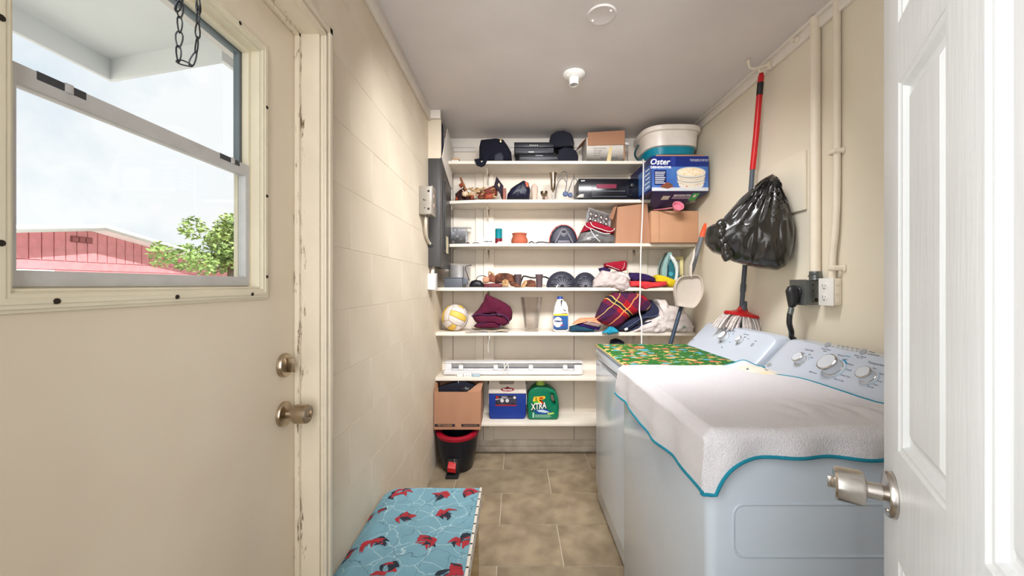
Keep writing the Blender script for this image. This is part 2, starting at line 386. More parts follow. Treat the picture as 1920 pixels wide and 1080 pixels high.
for y, z in ((.516, 1.258), (.70, 1.258), (.90, 1.258), (.953, 1.30), (.953, 1.50), (.953, 1.72), (.86, 1.866), (.46, 1.33), (.46, 1.60)):
    M = frame((DX+.009, y, z), (0, 1, 0), (0, 0, 1))
    B().lathe(M, [(.0042, 0), (.004, .0022), (.0015, .003)], 10).o('screw', darkm, d1)
# knob and deadbolt
def knob(parent, M, m):
    r = B().lathe(M, [(.033, 0), (.033, .006), (.031, .009), (.020, .011), (.012, .013), (.0115, .030)], 32).o('rose', m, parent)
    k = B().lathe(M, [(.013, .030), (.0245, .034), (.026, .038), (.0255, .066), (.023, .069), (.014, .070)], 32).o('knob', m, parent)
    B().lathe(M, [(.011, .070), (.010, .0705), (.008, .073)], 20).box(-.002, .002, -.009, .009, .072, .077, .0008, M=M).o('lock_button', m, k)
    q = M @ V((.02, -.016, .0095)); B().ball(q, .0035, 10).o('rose_screw', m, r)
kp = thing('doorknob', 'satin nickel round doorknob on the cream exterior door, under the deadbolt', 'doorknob', (DX, 1.035, .93))
knob(kp, frame((DX+.0005, 1.035, .932), (0, -1, 0), (0, 0, 1)) @ Matrix.Rotation(PI, 4, 'Y') if False else frame((DX+.0005, 1.035, .932), (0, 1, 0), (0, 0, 1)), nickel)
db = thing('deadbolt', 'satin nickel deadbolt with thumb turn above the knob of the cream exterior door', 'lock', (DX, 1.037, 1.03))
M = frame((DX+.0005, 1.037, 1.063), (0, 1, 0), (0, 0, 1))
B().lathe(M, [(.032, 0), (.032, .006), (.029, .011), (.012, .012)], 32).o('rose', nickel, db)
B().box(-.0035, .0035, -.02, .02, .012, .030, .002, M=M @ Matrix.Rotation(.15, 4, 'Z')).o('thumb_turn', nickel, db)
# ------------------------------------------------------------------ white panelled door (right), standing open
E = V((.600, .625, 0)); dv = V((.553, .833, 0)).normalized(); nv = V((-dv.y, dv.x, 0))
# local x = distance from the free edge towards the hinge, y = height, z = towards the camera side
DM = frame(E, -dv, (0, 0, 1)); 
if (DM.to_3x3() @ V((0, 0, 1))).dot(nv) < 0: DM = Matrix.Translation(E) @ Matrix((-dv, V((0, 0, 1)), nv)).transposed().to_4x4()
wdoor = mat('white_door_paint', (228, 231, 232), .4, var=.02, vs=40, bump=.18, bs=90, stretch=(1, 1, .08))
d2 = thing('door_2', None, None, (E.x-dv.x*.3, E.y-dv.y*.3, 0)); d2['kind'] = 'structure'
DW = .62
cols = ((.083, .263), (.353, .533)); rows = ((.22, .880), (1.040, 1.572), (1.660, 1.89))
holes = [rect(a, b_, c, d) for a, b_ in cols for c, d in rows]
B().plate(DM @ Matrix.Translation((0, 0, -.035)), [rect(0, DW, .01, 2.04)]+holes, .035, .0015).o('door_frame', wdoor, d2)
for a, b_ in cols:
    for c, d in rows:
        pb = B()
        def rings(zs, sgn):
            prev = None
            for ins, z in zs:
                q = [pb.bm.verts.new(DM @ V((x, y, z))) for x, y in ((a+ins, c+ins), (b_-ins, c+ins), (b_-ins, d-ins), (a+ins, d-ins))]
                if prev:
                    for j in range(4): pb.bm.faces.new((prev[j], prev[(j+1) % 4], q[(j+1) % 4], q[j]))
                prev = q
            pb.bm.faces.new(prev)
        prof = [(-.0005, -.001), (.003, -.003), (.007, -.0035), (.012, -.010), (.017, -.0115), (.021, -.011), (.034, -.0045)]
        rings(prof, 1); rings([(i, -.035-z) for i, z in prof], -1)
        pb.o('door_panel', wdoor, d2, ang=12)
k2 = thing('doorknob', 'brushed nickel doorknob with lock button on the open white panelled door', 'doorknob', tuple(E-dv*.06+V((0, 0, .96))))
knob(k2, DM @ Matrix.Translation((.060, .965, .0005)), nickel2)
for z in (.25, 1.02, 1.8):
    B().cyl(DM @ V((DW+.004, z-.045, .004)), DM @ V((DW+.004, z+.045, .004)), .006, 10).o('hinge', nickel2, d2)
# ------------------------------------------------------------------ outside, seen through the window
B().box(-40, -.72, -20, 45, -.35, -.3).o('ground_outside', mat('pale_ground', (214, 210, 200), .9, col2=(196, 196, 182), vs=.5), kind='structure')
sof = mat('white_soffit_paint', (236, 238, 240), .6, var=.02, vs=3)
ez = 2.62
B().plate(Matrix.Translation((0, 0, ez)), [[(-.72, -1.5), (-2.42, -1.5), (-2.42, 2.30), (-1.60, 2.10), (-1.6, 5.5), (-.72, 5.5)]], .1).o('roof_overhang', sof, kind='structure')
fa = B()
for a, b_ in (((-2.42, -1.5), (-2.42, 2.30)), ((-2.42, 2.30), (-1.60, 2.10)), ((-1.60, 2.10), (-1.60, 5.5))):
    a, b_ = V((*a, 0)), V((*b_, 0)); d = (b_-a).normalized(); nn = V((-d.y, d.x, 0)); 
    fa.box(0, (b_-a).length+.01, -.012, .012, ez-.12, ez+.12, .002, M=frame(a, d, nn))
fa.o('trim_6', sof, kind='structure')
B().box(-.72, -.705, -1.5, .25, 0, ez).box(-.72, -.705, 1.11, 5.5, 0, ez).box(-.72, -.705, .25, 1.11, 2.01, ez).o('wall_outside', sof, kind='structure')
# red neighbour house
hs = thing('house', 'low red wooden house with a white-edged gable roof across the yard', 'building', (-14, 12, -.3))
pinkm = mat('red_siding', (214, 140, 146), .8, var=.08, vs=5)
HX = -12
def gz(y): return 2.80-.165*abs(y-10.8)
hy0, hy1 = 4.5, 16.0
hw = B().faces([(HX, hy0, -.3), (HX, hy1, -.3), (HX, hy1, gz(hy1)), (HX, 10.8, gz(10.8)), (HX, hy0, gz(hy0)), (HX-9, hy0, -.3), (HX-9, hy1, -.3), (HX-9, hy1, gz(hy1)), (HX-9, 10.8, gz(10.8)), (HX-9, hy0, gz(hy0))],
    [(0, 1, 2, 3, 4), (9, 8, 7, 6, 5), (0, 5, 6, 1), (1, 6, 7, 2), (0, 4, 9, 5)]).o('wall', pinkm, hs)
y = hy0+.02
while y < hy1-.1:                           # upright boards of the gable
    yb = y+.235; z0 = 1.92
    if min(gz(y), gz(yb)) > z0+.05:
        B().faces([(HX, y, z0), (HX, yb, z0), (HX, yb, gz(yb)), (HX, y, gz(y)), (HX+.03, y, z0), (HX+.03, yb, z0), (HX+.03, yb, gz(yb)), (HX+.03, y, gz(y))],
            [(4, 5, 6, 7), (0, 1, 5, 4), (1, 2, 6, 5), (2, 3, 7, 6), (3, 0, 4, 7)]).o('board', pinkm, hs)
    y += .26
for i in range(7): B().box(HX, HX+.025, hy0, hy1, 1.90-.235*(i+1)+.015, 1.90-.235*i, .004, 1).o('siding_board', pinkm, hs)
rf = B()
for ya, yb in ((10.8, 3.9), (10.8, 16.8)):
    n_ = V((0, -(gz(yb)-gz(ya)), yb-ya)).normalized()
    if n_.z < 0: n_ = -n_
    a = V((HX+.5, ya, gz(ya))); b_ = V((HX+.5, yb, gz(yb))); up = V((0, 0, .17)); bk = V((-10, 0, 0))
    rf.faces([a, b_, b_+up, a+up, a+bk, b_+bk, b_+bk+up, a+bk+up], [(0, 1, 2, 3), (7, 6, 5, 4), (0, 4, 5, 1), (3, 2, 6, 7), (1, 5, 6, 2), (0, 3, 7, 4)])
rf.o('roof', sof, hs)
lv = B().box(HX+.03, HX+.06, 10.33, 10.85, 2.44, 2.60).o('vent', mat('vent_red', (120, 62, 66), .8), hs)
for i in range(3): B().box(HX+.06, HX+.08, 10.35+.17*i, 10.48+.17*i, 2.455, 2.585).o('vent_slat', mat('vent_slat_red', (150, 84, 88), .8), lv)
B().box(HX, HX+.12, 8.4, 9.9, 1.50, 1.66).o('window_head', sof, hs)
# trees beyond
def tree(label, base, h, r, seed, cols):
    t = thing('leafy_tree', label, 'tree', base, 'trees beyond the red house'); random.seed(seed); bx, by, bz = base
    B().tube([(bx, by, bz), (bx+.1, by, bz+h*.4), (bx, by+.1, bz+h*.75)], [.16, .12, .05], 8).o('trunk', mat('bark', (96, 82, 66), .9), t)
    lb = B(); c0 = V((bx, by, bz+h-r*.75))
    cls = [c0+V((random.gauss(0, .45)*r, random.gauss(0, .45)*r, random.uniform(-.6, .6)*r)) for _ in range(38)]
    for c in cls:
        for _ in range(170):
            d = V((random.gauss(0, 1), random.gauss(0, 1), random.gauss(0, 1))).normalized()*random.uniform(.5, 1)*r*.33
            p = c+d; a = V((random.gauss(0, 1), random.gauss(0, 1), random.gauss(0, .5))).normalized(); b2 = a.orthogonal().normalized(); s_ = random.uniform(.05, .10)
            lb.faces([p-a*s_, p+b2*s_*.45, p+a*s_, p-b2*s_*.45], [(0, 1, 2, 3)])
    o = lb.o('foliage', mat('leaves_'+cols, (150, 172, 92) if cols == 'a' else (164, 186, 110), .7, col2=(92, 122, 52) if cols == 'a' else (112, 140, 76), vs=2.5), t, kind='stuff')
tree('rounded green tree rising behind the roof of the red house', (-17.5, 19.9, -.3), 3.5, 1.2, 3, 'a')
tree('tall pale green tree right of the red house, nearest the window edge', (-9.2, 12.3, -.3), 3.75, 1.15, 5, 'b')
# ------------------------------------------------------------------ shelves, one plank each, on brackets
ZS = [2.152, 1.880, 1.572, 1.261, .945, .628, .309]
def ybent(x): return SF if x > -.23 else SF+.045*(-.23-x)/.25
shn = ['top', 'second from top', 'third from top', 'fourth from top', 'fifth from top', 'second from bottom', 'lowest']
shelves = []
for i, z in enumerate(ZS):
    x0 = (-.478, -.47, -.47, XL, XL, XL, XL)[i]; th = .022 if i < 3 else .024
    bent = i in (1, 2)
    t = thing('wall_shelf', 'white painted wooden shelf on the back wall, the %s one' % shn[i], 'shelf', (.35, 2.82, z-th))
    pts = [(x0, ybent(x0) if bent else SF), (-.23, SF), (XR-.002, SF), (XR-.002, YB-.001), (x0, YB-.001)]
    for k in range(4):
        pass
    B().plate(Matrix.Translation((0, 0, z-th)), [pts], th, .0025).o('plank', shelfm, t)
    for x in (-.205, .905):
        b = B().box(x-.009, x+.009, YB-.032, YB-.0238, z-th-.10, z-th-.0005).box(x-.009, x+.009, SF+.05, YB-.032, z-th-.006, z-th-.0005)
        b.tube([(x, SF+.06, z-th-.008), (x, YB-.035, z-th-.09)], .0045, 6)
        b.o('bracket', shelfm, t)
    shelves.append(t)
# ------------------------------------------------------------------ laundry machines
enam = mat('white_enamel', (208, 219, 230), .18, var=.01, coat=.3)
consm = mat('console_plastic', (190, 198, 210), .28, var=.01)
knobw = mat('knob_plastic', (208, 213, 220), .25, var=.01)
grey_p = mat('grey_button', (160, 163, 168), .4)
ink = mat('grey_print', (88, 92, 100), .6); tealink = mat('teal_print', (30, 140, 180), .6); scalem = mat('pale_blue_scale', (170, 190, 205), .5)
CA, CB = V((1.012, 0, .928)), V((1.128, 0, 1.058))       # console face: lower and upper edge
cup = (CB-CA).normalized(); cn = V((-cup.z, 0, cup.x))
def CM(px, py, off=0):
    """frame on the console face where the sight line through (px, py) meets it"""
    d = V(((px-966)/720, 1, -(py-534)/720)); o = V((0, 0, CH))
    t = (CA-o).dot(cn)/d.dot(cn); q = o+d*t
    return Matrix.Translation(q+cn*off) @ Matrix((V((0, -1, 0)), cup, cn)).transposed().to_4x4()
def machine(name, label, y0, y1, x0, ztop, front):
    t = thing(name, label, 'dryer' if name == 'dryer' else 'washing machine', ((x0+1.15)/2, (y0+y1)/2, 0))
    b = B(); b.plate(Matrix.Translation((0, 0, .02)), [rrect(x0, 1.17, y0, y1, .022, 5)], ztop-.02-.03, .003)
    b.o('cabinet', enam, t)
    b = B(); b.plate(Matrix.Translation((0, 0, ztop-.028)), [rrect(x0-.001, 1.17, y0+.001, y1-.001, .024, 5)], .028, .009, 4)
    b.o('top_panel', enam, t)
    # console
    pr = [(CA.x-.004, ztop-.002), (CA.x, CA.z), ((CB-cup*.016).x, (CB-cup*.016).z), (CB.x-.002, CB.z-.002), (CB.x+.012, CB.z+.002), (1.19, CB.z-.002), (1.215, 1.03), (1.222, ztop-.002)]
    b = B(); ys = [(y0, .62), (y0+.004, .80), (y0+.012, .90), (y0+.03, .97), (y0+.05, 1), (y1-.05, 1), (y1-.03, .97), (y1-.012, .90), (y1-.004, .80), (y1, .62)]
    rs = []
    for y, s_ in ys:
        cx, cz = 1.16, .93
        rs.append([b.bm.verts.new((cx+(x-cx)*(.55+.45*s_) if x < cx else x, y, cz+(z-cz)*s_ if z > cz else z)) for x, z in pr])
    for a, c in zip(rs, rs[1:]):
        for j in range(len(pr)): b.bm.faces.new((a[j], a[(j+1) % len(pr)], c[(j+1) % len(pr)], c[j]))
    b.bm.faces.new(rs[0]); b.bm.faces.new(rs[-1][::-1]); b.o('console', consm, t, ang=30)
    for xx in (x0+.05, 1.1):
        for yy in (y0+.05, y1-.05): B().cyl((xx, yy, 0), (xx, yy, .03), .018, 12).o('foot', darkm, t)
    return t
def dial(par, px, py, r, h, big=False):
    M = CM(px, py)
    k = B().lathe(M, [(r*1.18, .0003), (r*1.16, .002), (r*1.02, .003), (r*1.0, .006)], 32).lathe(M, [(r, .005), (r*.97, h*.8), (r*.93, h)], 32).o('knob', knobw, par)
    B().lathe(M, [(r*.99, h*.78), (r*1.03, h*.80), (r*1.03, h*.96), (r*.92, h+.0006), (r*.90, h-.001)], 32, cap=False).lathe(M, [(r*1.0, .0035), (r*1.05, .004), (r*1.05, .0055), (r*1.0, .006)], 32, cap=False).o('knob_ring', chrome, k)
    B().box(-.0012, .0012, r*.80, r*1.05, h*.82, h*.94, .0004, M=M).o('pointer', ink, k)
def arc(par, px, py, r, a0, a1, wd, m, name='scale_arc'):
    n = 14; A = [math.radians(a0+(a1-a0)*i/n) for i in range(n+1)]
    lp = [(r*math.cos(a), r*math.sin(a)) for a in A]+[((r+wd)*math.cos(a), (r+wd)*math.sin(a)) for a in A[::-1]]
    B().plate(CM(px, py), [lp], .0008).o(name, m, par)
def prt(par, px, py, s_, size, m=None, al='CENTER'):
    B().text(CM(px, py), s_, size, .0005, align=al).o('lettering', m or ink, par)
dr = machine('dryer', 'white dryer with a green print cloth on top, nearest the shelves', 1.648, 2.285, .487, .928, 0)
wa = machine('washing_machine', 'white washing machine under the white towel with teal border, nearest the open door', .895, 1.605, .450, .928, 0)
# dryer front: door and the groove above it
B().plate(frame((.4865, 0, 0), (0, -1, 0), (0, 0, 1)), [rrect(-2.281, -1.655, .10, .838, .012)], .006, .002).o('door', enam, dr)
B().box(.478, .4868, 1.80, 2.12, .842, .85, .001).o('handle_recess', mat('recess_grey', (150, 156, 162), .4), dr)
B().box(.478, .490, 1.654, 2.281, .856, .895, .004).o('front_rail', enam, dr)
# washer near side: pressed panel
def ringbead(b, x0, x1, z0, z1, r, wd, dep):
    b.plate(frontal(0, .8955, 0), [rrect(x0, x1, z0, z1, r, 6), rrect(x0+wd, x1-wd, z0+wd, z1-wd, max(r-wd, .004), 6)], dep, dep*.45)
b = B(); ringbead(b, .505, 1.08, .644, .772, .03, .006, .003); b.o('pressed_rib', enam, wa)
# dryer controls
dial(dr, 1361, 634.5, .025, .030); dial(dr, 1390, 640, .017, .024)
arc(dr, 1361, 634.5, .031, -80, 60, .003, scalem); arc(dr, 1361, 634.5, .031, 195, 250, .003, ink)
B().lathe(CM(1411, 646.5), [(.0085, 0), (.0085, .002), (.0075, .003)], 20, sx=1.0, sy=1.25).o('button', grey_p, dr)
B().lathe(CM(1299.5, 637), [(.012, 0), (.012, .001), (.011, .0015)], 20, sy=.6).o('badge', grey_p, dr)
for px, py, s_ in ((1376, 621, 'Timed'), (1375, 626, 'Dry'), (1399, 627, 'Temperature'), (1397, 632, 'High'), (1403, 635, 'Low'), (1417, 639.5, 'Start'), (1354, 651, 'Auto'), (1368, 641.5, 'Off')): prt(dr, px, py, s_, .0085)
# washer controls
dial(wa, 1503.5, 676.5, .0205, .026); dial(wa, 1563.5, 690.5, .0315, .036); dial(wa, 1629.5, 708, .0215, .028)
arc(wa, 1563.5, 690.5, .037, 45, 85, .005, tealink); arc(wa, 1563.5, 690.5, .037, -60, 40, .004, scalem); arc(wa, 1563.5, 690.5, .037, 200, 265, .004, scalem)
arc(wa, 1503.5, 676.5, .025, 20, 80, .003, scalem); arc(wa, 1629.5, 708, .026, -70, 60, .0035, scalem)
for px, py, in ((1552, 647), (1619, 660)): B().lathe(CM(px, py), [(.0105, 0), (.0105, .002), (.0095, .003)], 24, sy=1.1).o('button', grey_p, wa)
B().lathe(CM(1442.5, 684), [(.0125, 0), (.0125, .001), (.0115, .0015)], 20, sy=.7).o('badge', grey_p, wa)
for px, py, s_, sz in ((1517.5, 656.5, 'Load Size', .011), (1549, 655, 'Deep Rinse', .009), (1547, 658.5, 'Option', .006), (1506, 662.5, 'Small', .0065), (1518, 665, 'Med', .0065), (1522, 670.5, 'Large', .0065),
    (1572, 648.5, 'Fill', .006), (1581, 650, 'Wash', .006), (1590, 651, 'Rinse', .006), (1599, 653, 'Spin', .006), (1608, 654.5, 'Done', .006),
    (1613, 668, 'Start / Pause', .0085), (1612, 671, 'hold 3 sec', .0055), (1636, 660.5, 'Power', .007), (1640, 665.5, 'Lid Locked', .007), (1577, 666.5, 'Normal', .0085), (1585.5, 674, 'Light', .007),
    (1593.5, 683, 'Delicates', .008), (1591, 693.5, 'Casual', .008), (1585, 705, 'Drain & Spin', .007), (1573, 712.5, 'Rinse & Spin', .0075), (1524.5, 698.5, 'Bulky Items', .0075), (1561, 668, 'Heavy', .007),
    (1646, 683, 'Temperature', .0125), (1640, 691, 'Hot', .007), (1652, 701, 'Warm', .007), (1649, 715, 'Cool', .007), (1641, 721.5, 'Cold', .007), (1632, 725.5, 'Tap Cold', .0055)): prt(wa, px, py, s_, sz)
prt(wa, 1589, 668, 'Colors', .0085, tealink)
for i, (px, py) in enumerate(((1562, 650), (1571, 652), (1580, 654), (1588.5, 655.5), (1598, 657), (1607, 658.5), (1631, 659.5), (1629, 664))):
    B().lathe(CM(px, py), [(.0016, 0), (.0016, .0006)], 10).o('indicator_dot', ink, wa)
# ------------------------------------------------------------------ cloths on the machines
def clothmat(name, col, **k): return mat(name, col, .95, var=k.pop('var', .06), vs=k.pop('vs', 25), bump=k.pop('bump', .5), bs=k.pop('bs', 260), **k)
greenc = spots_mat('green_animal_print', (34, 100, 32), [((128, 166, 66), 27, .22, 0), ((212, 158, 98), 19, .30, 3.1), ((204, 104, 72), 17, .26, 7.7), ((78, 154, 174), 17, .26, 12.4), ((40, 150, 170), 17, .10, 12.4), ((216, 196, 122), 26, .18, 20)], 40, stretch=(.8, 1.0, 1))
def gtop(u, v):
    x = .478+u*(1.0-.478); y = 1.600+v*(2.288-1.600); z = .9305+.0012*noise.noise(V((x*9, y*9, 1)))+.001
    if v > .97: z -= (v-.97)/.03*.01
    if u < .02: z -= .006*(1-u/.02)
    return V((x, y, z))
gc = B().grid(gtop, 40, 40, .0025).o('print_cloth', greenc, None, 'green cotton cloth with orange, cream and blue animal print, spread on the dryer', 'cloth')
hem = mat('yellow_hem', (232, 200, 110), .9)
B().tube([gtop(0, i/24)+V((-.001, 0, .0005)) for i in range(25)], .0022, 6).o('hem', hem, gc)
tow = clothmat('white_terry', (238, 236, 240), bump=1.0, bs=420, col2=(240, 236, 240), vs=18)
teal = clothmat('teal_binding', (28, 140, 165))
TX0, TY0 = .447, .890
def towel(u, v):
    """u: 0 at the console, 1 at the hem hanging over the front; v: 0 at the dryer, 1 at the hem over the near side"""
    xs = 1.022-u*.70; dropx = 0
    if xs < TX0+.012: dropx = (TX0+.012-xs); xs = TX0+.012-.024*min(1, dropx/.02)+.002
    ys = 1.618-v*.79-.004*math.sin(u*9); dropy = 0
    if ys < TY0+.006: dropy = (TY0+.006-ys); ys = TY0+.006-.016*min(1, dropy/.016)
    ext = .075*(dropy/.068)*math.exp(-max(0, xs-.455)/.024)
    z = .947-max(dropx, dropy*.9+ext)
    if dropx > 0:
        f = noise.noise(V((0, ys*9, 3))); xs -= .010*min(1, dropx/.1)*(1+f*1.3); ys += .018*min(1, dropx/.1)*max(0, 1-v*10)
        z += dropx/.137*(.014*max(0, 1-v*3)+.004*math.sin(ys*14))
    if dropy > 0: ys -= .006*min(1, dropy/.05)*(1.2+math.sin(xs*40+1)*1.2)
    if dropx == 0 and dropy == 0:
        z += .0035*noise.noise(V((xs*5, ys*5, 0)))
        cr_ = max(0, 1-abs(ys-1.0)/.14)*max(0, min(1, (xs-.62)/.15))
        z += cr_*(.010*abs(noise.noise(V((xs*16, ys*9, 4))))+.004)*1.2
        lf = math.exp(-((xs-.945)/.038)**2)*math.exp(-(v/.05)**2); z += .022*lf
        z -= .014*max(0, 1-v/.03)*max(0, min(1, (.89-xs)/.05))
    xs -= .125*math.exp(-((ys-1.50)/.075)**2)*max(0, 1-u*4)
    ys -= max(0, 1-v*6)*max(0, (.30-u)/.30)*.06
    return V((xs, ys, z))
tb = B().grid(towel, 110, 100, .005)
tw = tb.o('bath_towel', tow, None, 'white terry towel with teal binding, draped over the washing machine', 'towel', ang=60)
edge = [towel(.26-i/90, 0) for i in range(23)]+[towel(0, i/120) for i in range(121)]+[towel(i/90, 1) for i in range(1, 91)]+[towel(1, 1-i/90) for i in range(1, 91)]
B().tube([p+V((0, 0, -.0015)) for p in edge], .0042, 8).o('binding', teal, tw)
crm = spots_mat('cream_print', (232, 224, 208), [((236, 218, 178), 18, .25, 2), ((112, 112, 120), 22, .22, 9), ((214, 190, 150), 30, .2, 4)], 40)
def ccl(u, v):
    x = .86+u*.172; y = 1.39+v*.245; z = .9325+.026*math.sin(PI*u)*math.sin(PI*v)**.6+.003*noise.noise(V((x*30, y*30, 0)))
    return V((x-.03*v*(1-u), y, z))
B().grid(ccl, 16, 24, .003).o('print_cloth', crm, None, 'cream cotton cloth with grey print, bunched between the two consoles', 'cloth', ang=60)
# ------------------------------------------------------------------ right wall
pipem = mat('painted_pipe', (236, 224, 205), .4, var=.03, vs=12)
galv = mat('galvanised_steel', (128, 134, 134), .38, .8, var=.12, vs=14)
c1 = thing('electrical_conduit', 'thick cream-painted conduit pipe running from the ceiling to the grey outlet box', 'pipe', (1.250, 1.60, 1.31))
B().cyl((1.250, 1.60, 1.325), (1.250, 1.60, 2.395), .0185, 20).o('pipe', pipem, c1)
B().lathe(Matrix.Translation((1.250, 1.60, 1.300)), [(.021, 0), (.021, .012), (.024, .013), (.024, .02), (.021, .021), (.021, .036)], 20).cyl((1.226, 1.595, 1.325), (1.232, 1.575, 1.325), .004, 8).o('connector', galv, c1)
c2 = thing('electrical_conduit', 'thin cream-painted conduit pipe running down to the white outlet, nearest the open door', 'pipe', (1.252, 1.497, 1.305))
B().tube(spl([(1.254, 1.497, 2.39), (1.254, 1.497, 1.70), (1.250, 1.500, 1.5), (1.250, 1.512, 1.40), (1.250, 1.515, 1.306)], 4), .0125, 14).o('pipe', pipem, c2)
for z in (1.80, 1.345):
    B().box(1.262, 1.269, 1.478 if z > 1.5 else 1.47, 1.484 if z > 1.5 else 1.492, z-.012, z+.012, .002).tube([(1.268, 1.522, z), (1.238, 1.515, z), (1.238, 1.488, z), (1.268, 1.480, z)], .006, 6, flat=1.6).o('strap', pipem, c2)
ob = thing('outlet_box', 'grey steel outlet box with the black dryer plug in it, on the right wall', 'outlet box', (1.24, 1.64, 1.196))
B().box(1.208, 1.269, 1.594, 1.686, 1.196, 1.300, .003).o('box', galv, ob)
B().box(1.2055, 1.2085, 1.592, 1.688, 1.194, 1.302, .001).o('cover_plate', galv, ob)
B().lathe(frame((1.2055, 1.64, 1.250), (0, -1, 0), (0, 0, 1)), [(.026, 0), (.026, .006), (.024, .008)], 24).o('socket', mat('black_plastic', (34, 34, 36), .4), ob)
for x, z, r in ((1.236, 1.28, .003), (1.236, 1.255, .003), (1.250, 1.217, .009), (1.236, 1.21, .003)):
    B().lathe(frontal(x, 1.594, z), [(r, 0), (r, .0008)], 12).o('knockout', darkm, ob)
blk = MC['black_plastic']
pg = thing('dryer_plug', 'black angled dryer plug with thick cord, plugged into the grey outlet box', 'plug', (1.17, 1.64, 1.18))
B().puff(OL(1.64, (1474, 545), (1478, 537), (1488, 534), (1499, 538), (1501, 552), (1496, 566), (1489, 577), (1480, 577), (1477, 562)), 1.64, .022, amp=.001, n=40).o('plug_head', blk, pg)
B().cyl((1.186, 1.64, 1.250), (1.2, 1.64, 1.250), .018, 14).o('plug_face', blk, pg)
B().cyl(P(1484, 577, 1.64), P(1481, 590, 1.64), .011, 12).o('strain_relief', galv, pg)
B().tube(spl([P(1481, 588, 1.64), P(1480, 606, 1.64), P(1484, 622, 1.655), V((1.21, 1.68, 1.05)), V((1.235, 1.69, .98)), V((1.24, 1.69, .5)), V((1.24, 1.7, .05))], 6), .0105, 12).o('cord', blk, pg)
wo = thing('outlet_box', 'white double outlet in a cream surface box, below the thin conduit', 'outlet box', (1.252, 1.52, 1.199))
B().box(1.236, 1.269, 1.489, 1.560, 1.199, 1.305, .006).o('box', pipem, wo)
B().box(1.2325, 1.2362, 1.488, 1.561, 1.198, 1.306, .0015).o('cover_plate', white, wo)
for z in (1.275, 1.23):
    q = B().lathe(frame((1.2325, 1.530, z), (0, -1, 0), (0, 0, 1)), [(.0165, 0), (.0165, .0015), (.0155, .002)], 24, sy=.85).o('socket', white, wo)
    B().box(1.230, 1.2306, 1.5355, 1.5375, z-.002, z+.008).box(1.230, 1.2306, 1.5225, 1.5245, z-.002, z+.007).lathe(frame((1.2306, 1.530, z-.009), (0, -1, 0), (0, 0, 1)), [(.0028, 0), (.0028, .0005)], 10).o('slot', ink, q)
for x, z in ((1.25, 1.285), (1.25, 1.25), (1.25, 1.215)): B().lathe(frontal(x, 1.489, z), [(.0085, -.0002), (.0085, .0012), (.007, .0014)], 14).o('knockout', pipem, wo)
ap = B().box(1.258, 1.2695, 1.668, 2.0, 1.607, 1.868, .004).o('access_panel', wallr, None, 'flat cream-painted access panel on the right wall, behind the black bag', 'panel')
# hooks and nails on the ceiling batten
hk = thing('coat_hook', 'small cream double hook on the ceiling trim above the red mop handle', 'hook', (1.24, 1.90, 2.34))
B().box(1.236, 1.252, 1.875, 1.895, 2.335, 2.375, .003).o('plate', pipem, hk)
B().tube(spl([(1.238, 1.885, 2.362), (1.20, 1.90, 2.352), (1.17, 1.91, 2.358), (1.155, 1.90, 2.385)], 5), .0055, 8).ball((1.155, 1.90, 2.385), .009, 8).tube(spl([(1.238, 1.885, 2.345), (1.205, 1.885, 2.325), (1.195, 1.885, 2.338)], 5), .004, 8).o('arm', pipem, hk)
B().ball((1.249, 1.70, 2.366), .014, 10).cyl((1.252, 1.70, 2.366), (1.225, 1.70, 2.362), .008).o('knob_hook', pipem, None, 'small cream knob on the ceiling trim, left of the thick conduit', 'hook')
# mop
mp = thing('mop', 'red and grey mop hanging head down behind the black bag on the right wall', 'mop', (1.2, 2.0, 1.1))
redp = mat('red_plastic', (196, 22, 26), .35); greyp = mat('slate_plastic', (76, 82, 92), .4)
top = P(1427.5, 137, 1.905); mid = P(1411, 318, 1.955); bot = P(1390, 582, 2.03)
ax = (bot-top).normalized()
B().tube([top, top+ax*.02], [.009, .0135], 16).tube([top+ax*.02, top+ax*.30, mid], .0135, 16).o('handle_upper', redp, mp)
B().tube([top+ax*.045, top+ax*.105], .0145, 16).o('grip_band', blk, mp)
B().tube([mid-ax*.01, bot-ax*.02], .0115, 16).tube([bot-ax*.14, bot-ax*.10], .014, 16).o('handle_lower', greyp, mp)
hc = P(1391, 589, 2.03); HM = Matrix.Translation(hc) @ Matrix.Rotation(math.radians(10), 4, 'Y')
B().lathe(HM, [(.091, -.012), (.094, -.004), (.088, .004), (.05, .012), (.03, .02), (.018, .045)], 32, sx=.98, sy=.62).o('mop_head', redp, mp)
B().lathe(HM, [(.020, .02), (.018, .05), (.014, .07)], 16).o('joint', greyp, mp)
st = B(); random.seed(2)
for i in range(150):
    a = 2*PI*i/150+random.uniform(-.05, .05); r0 = random.uniform(.45, 1)
    rx, ry = .086*r0, .054*r0
    p0 = HM @ V((rx*math.cos(a), ry*math.sin(a), -.012)); out = V((math.cos(a)*.03*r0-(.035 if math.cos(a) < -.3 else 0)*r0, math.sin(a)*.018, -.06-random.uniform(0, .02)))
    p1 = p0+out*.5+V((0, 0, .006)); p2 = p0+out
    if p2.x > 1.255: p2.x = 1.255
    st.tube(spl([p0, p1, p2], 3), .0042, 5)
st.o('mop_strings', clothmat('mop_cotton', (226, 216, 212), col2=(202, 190, 184), vs=60), mp, kind='stuff')
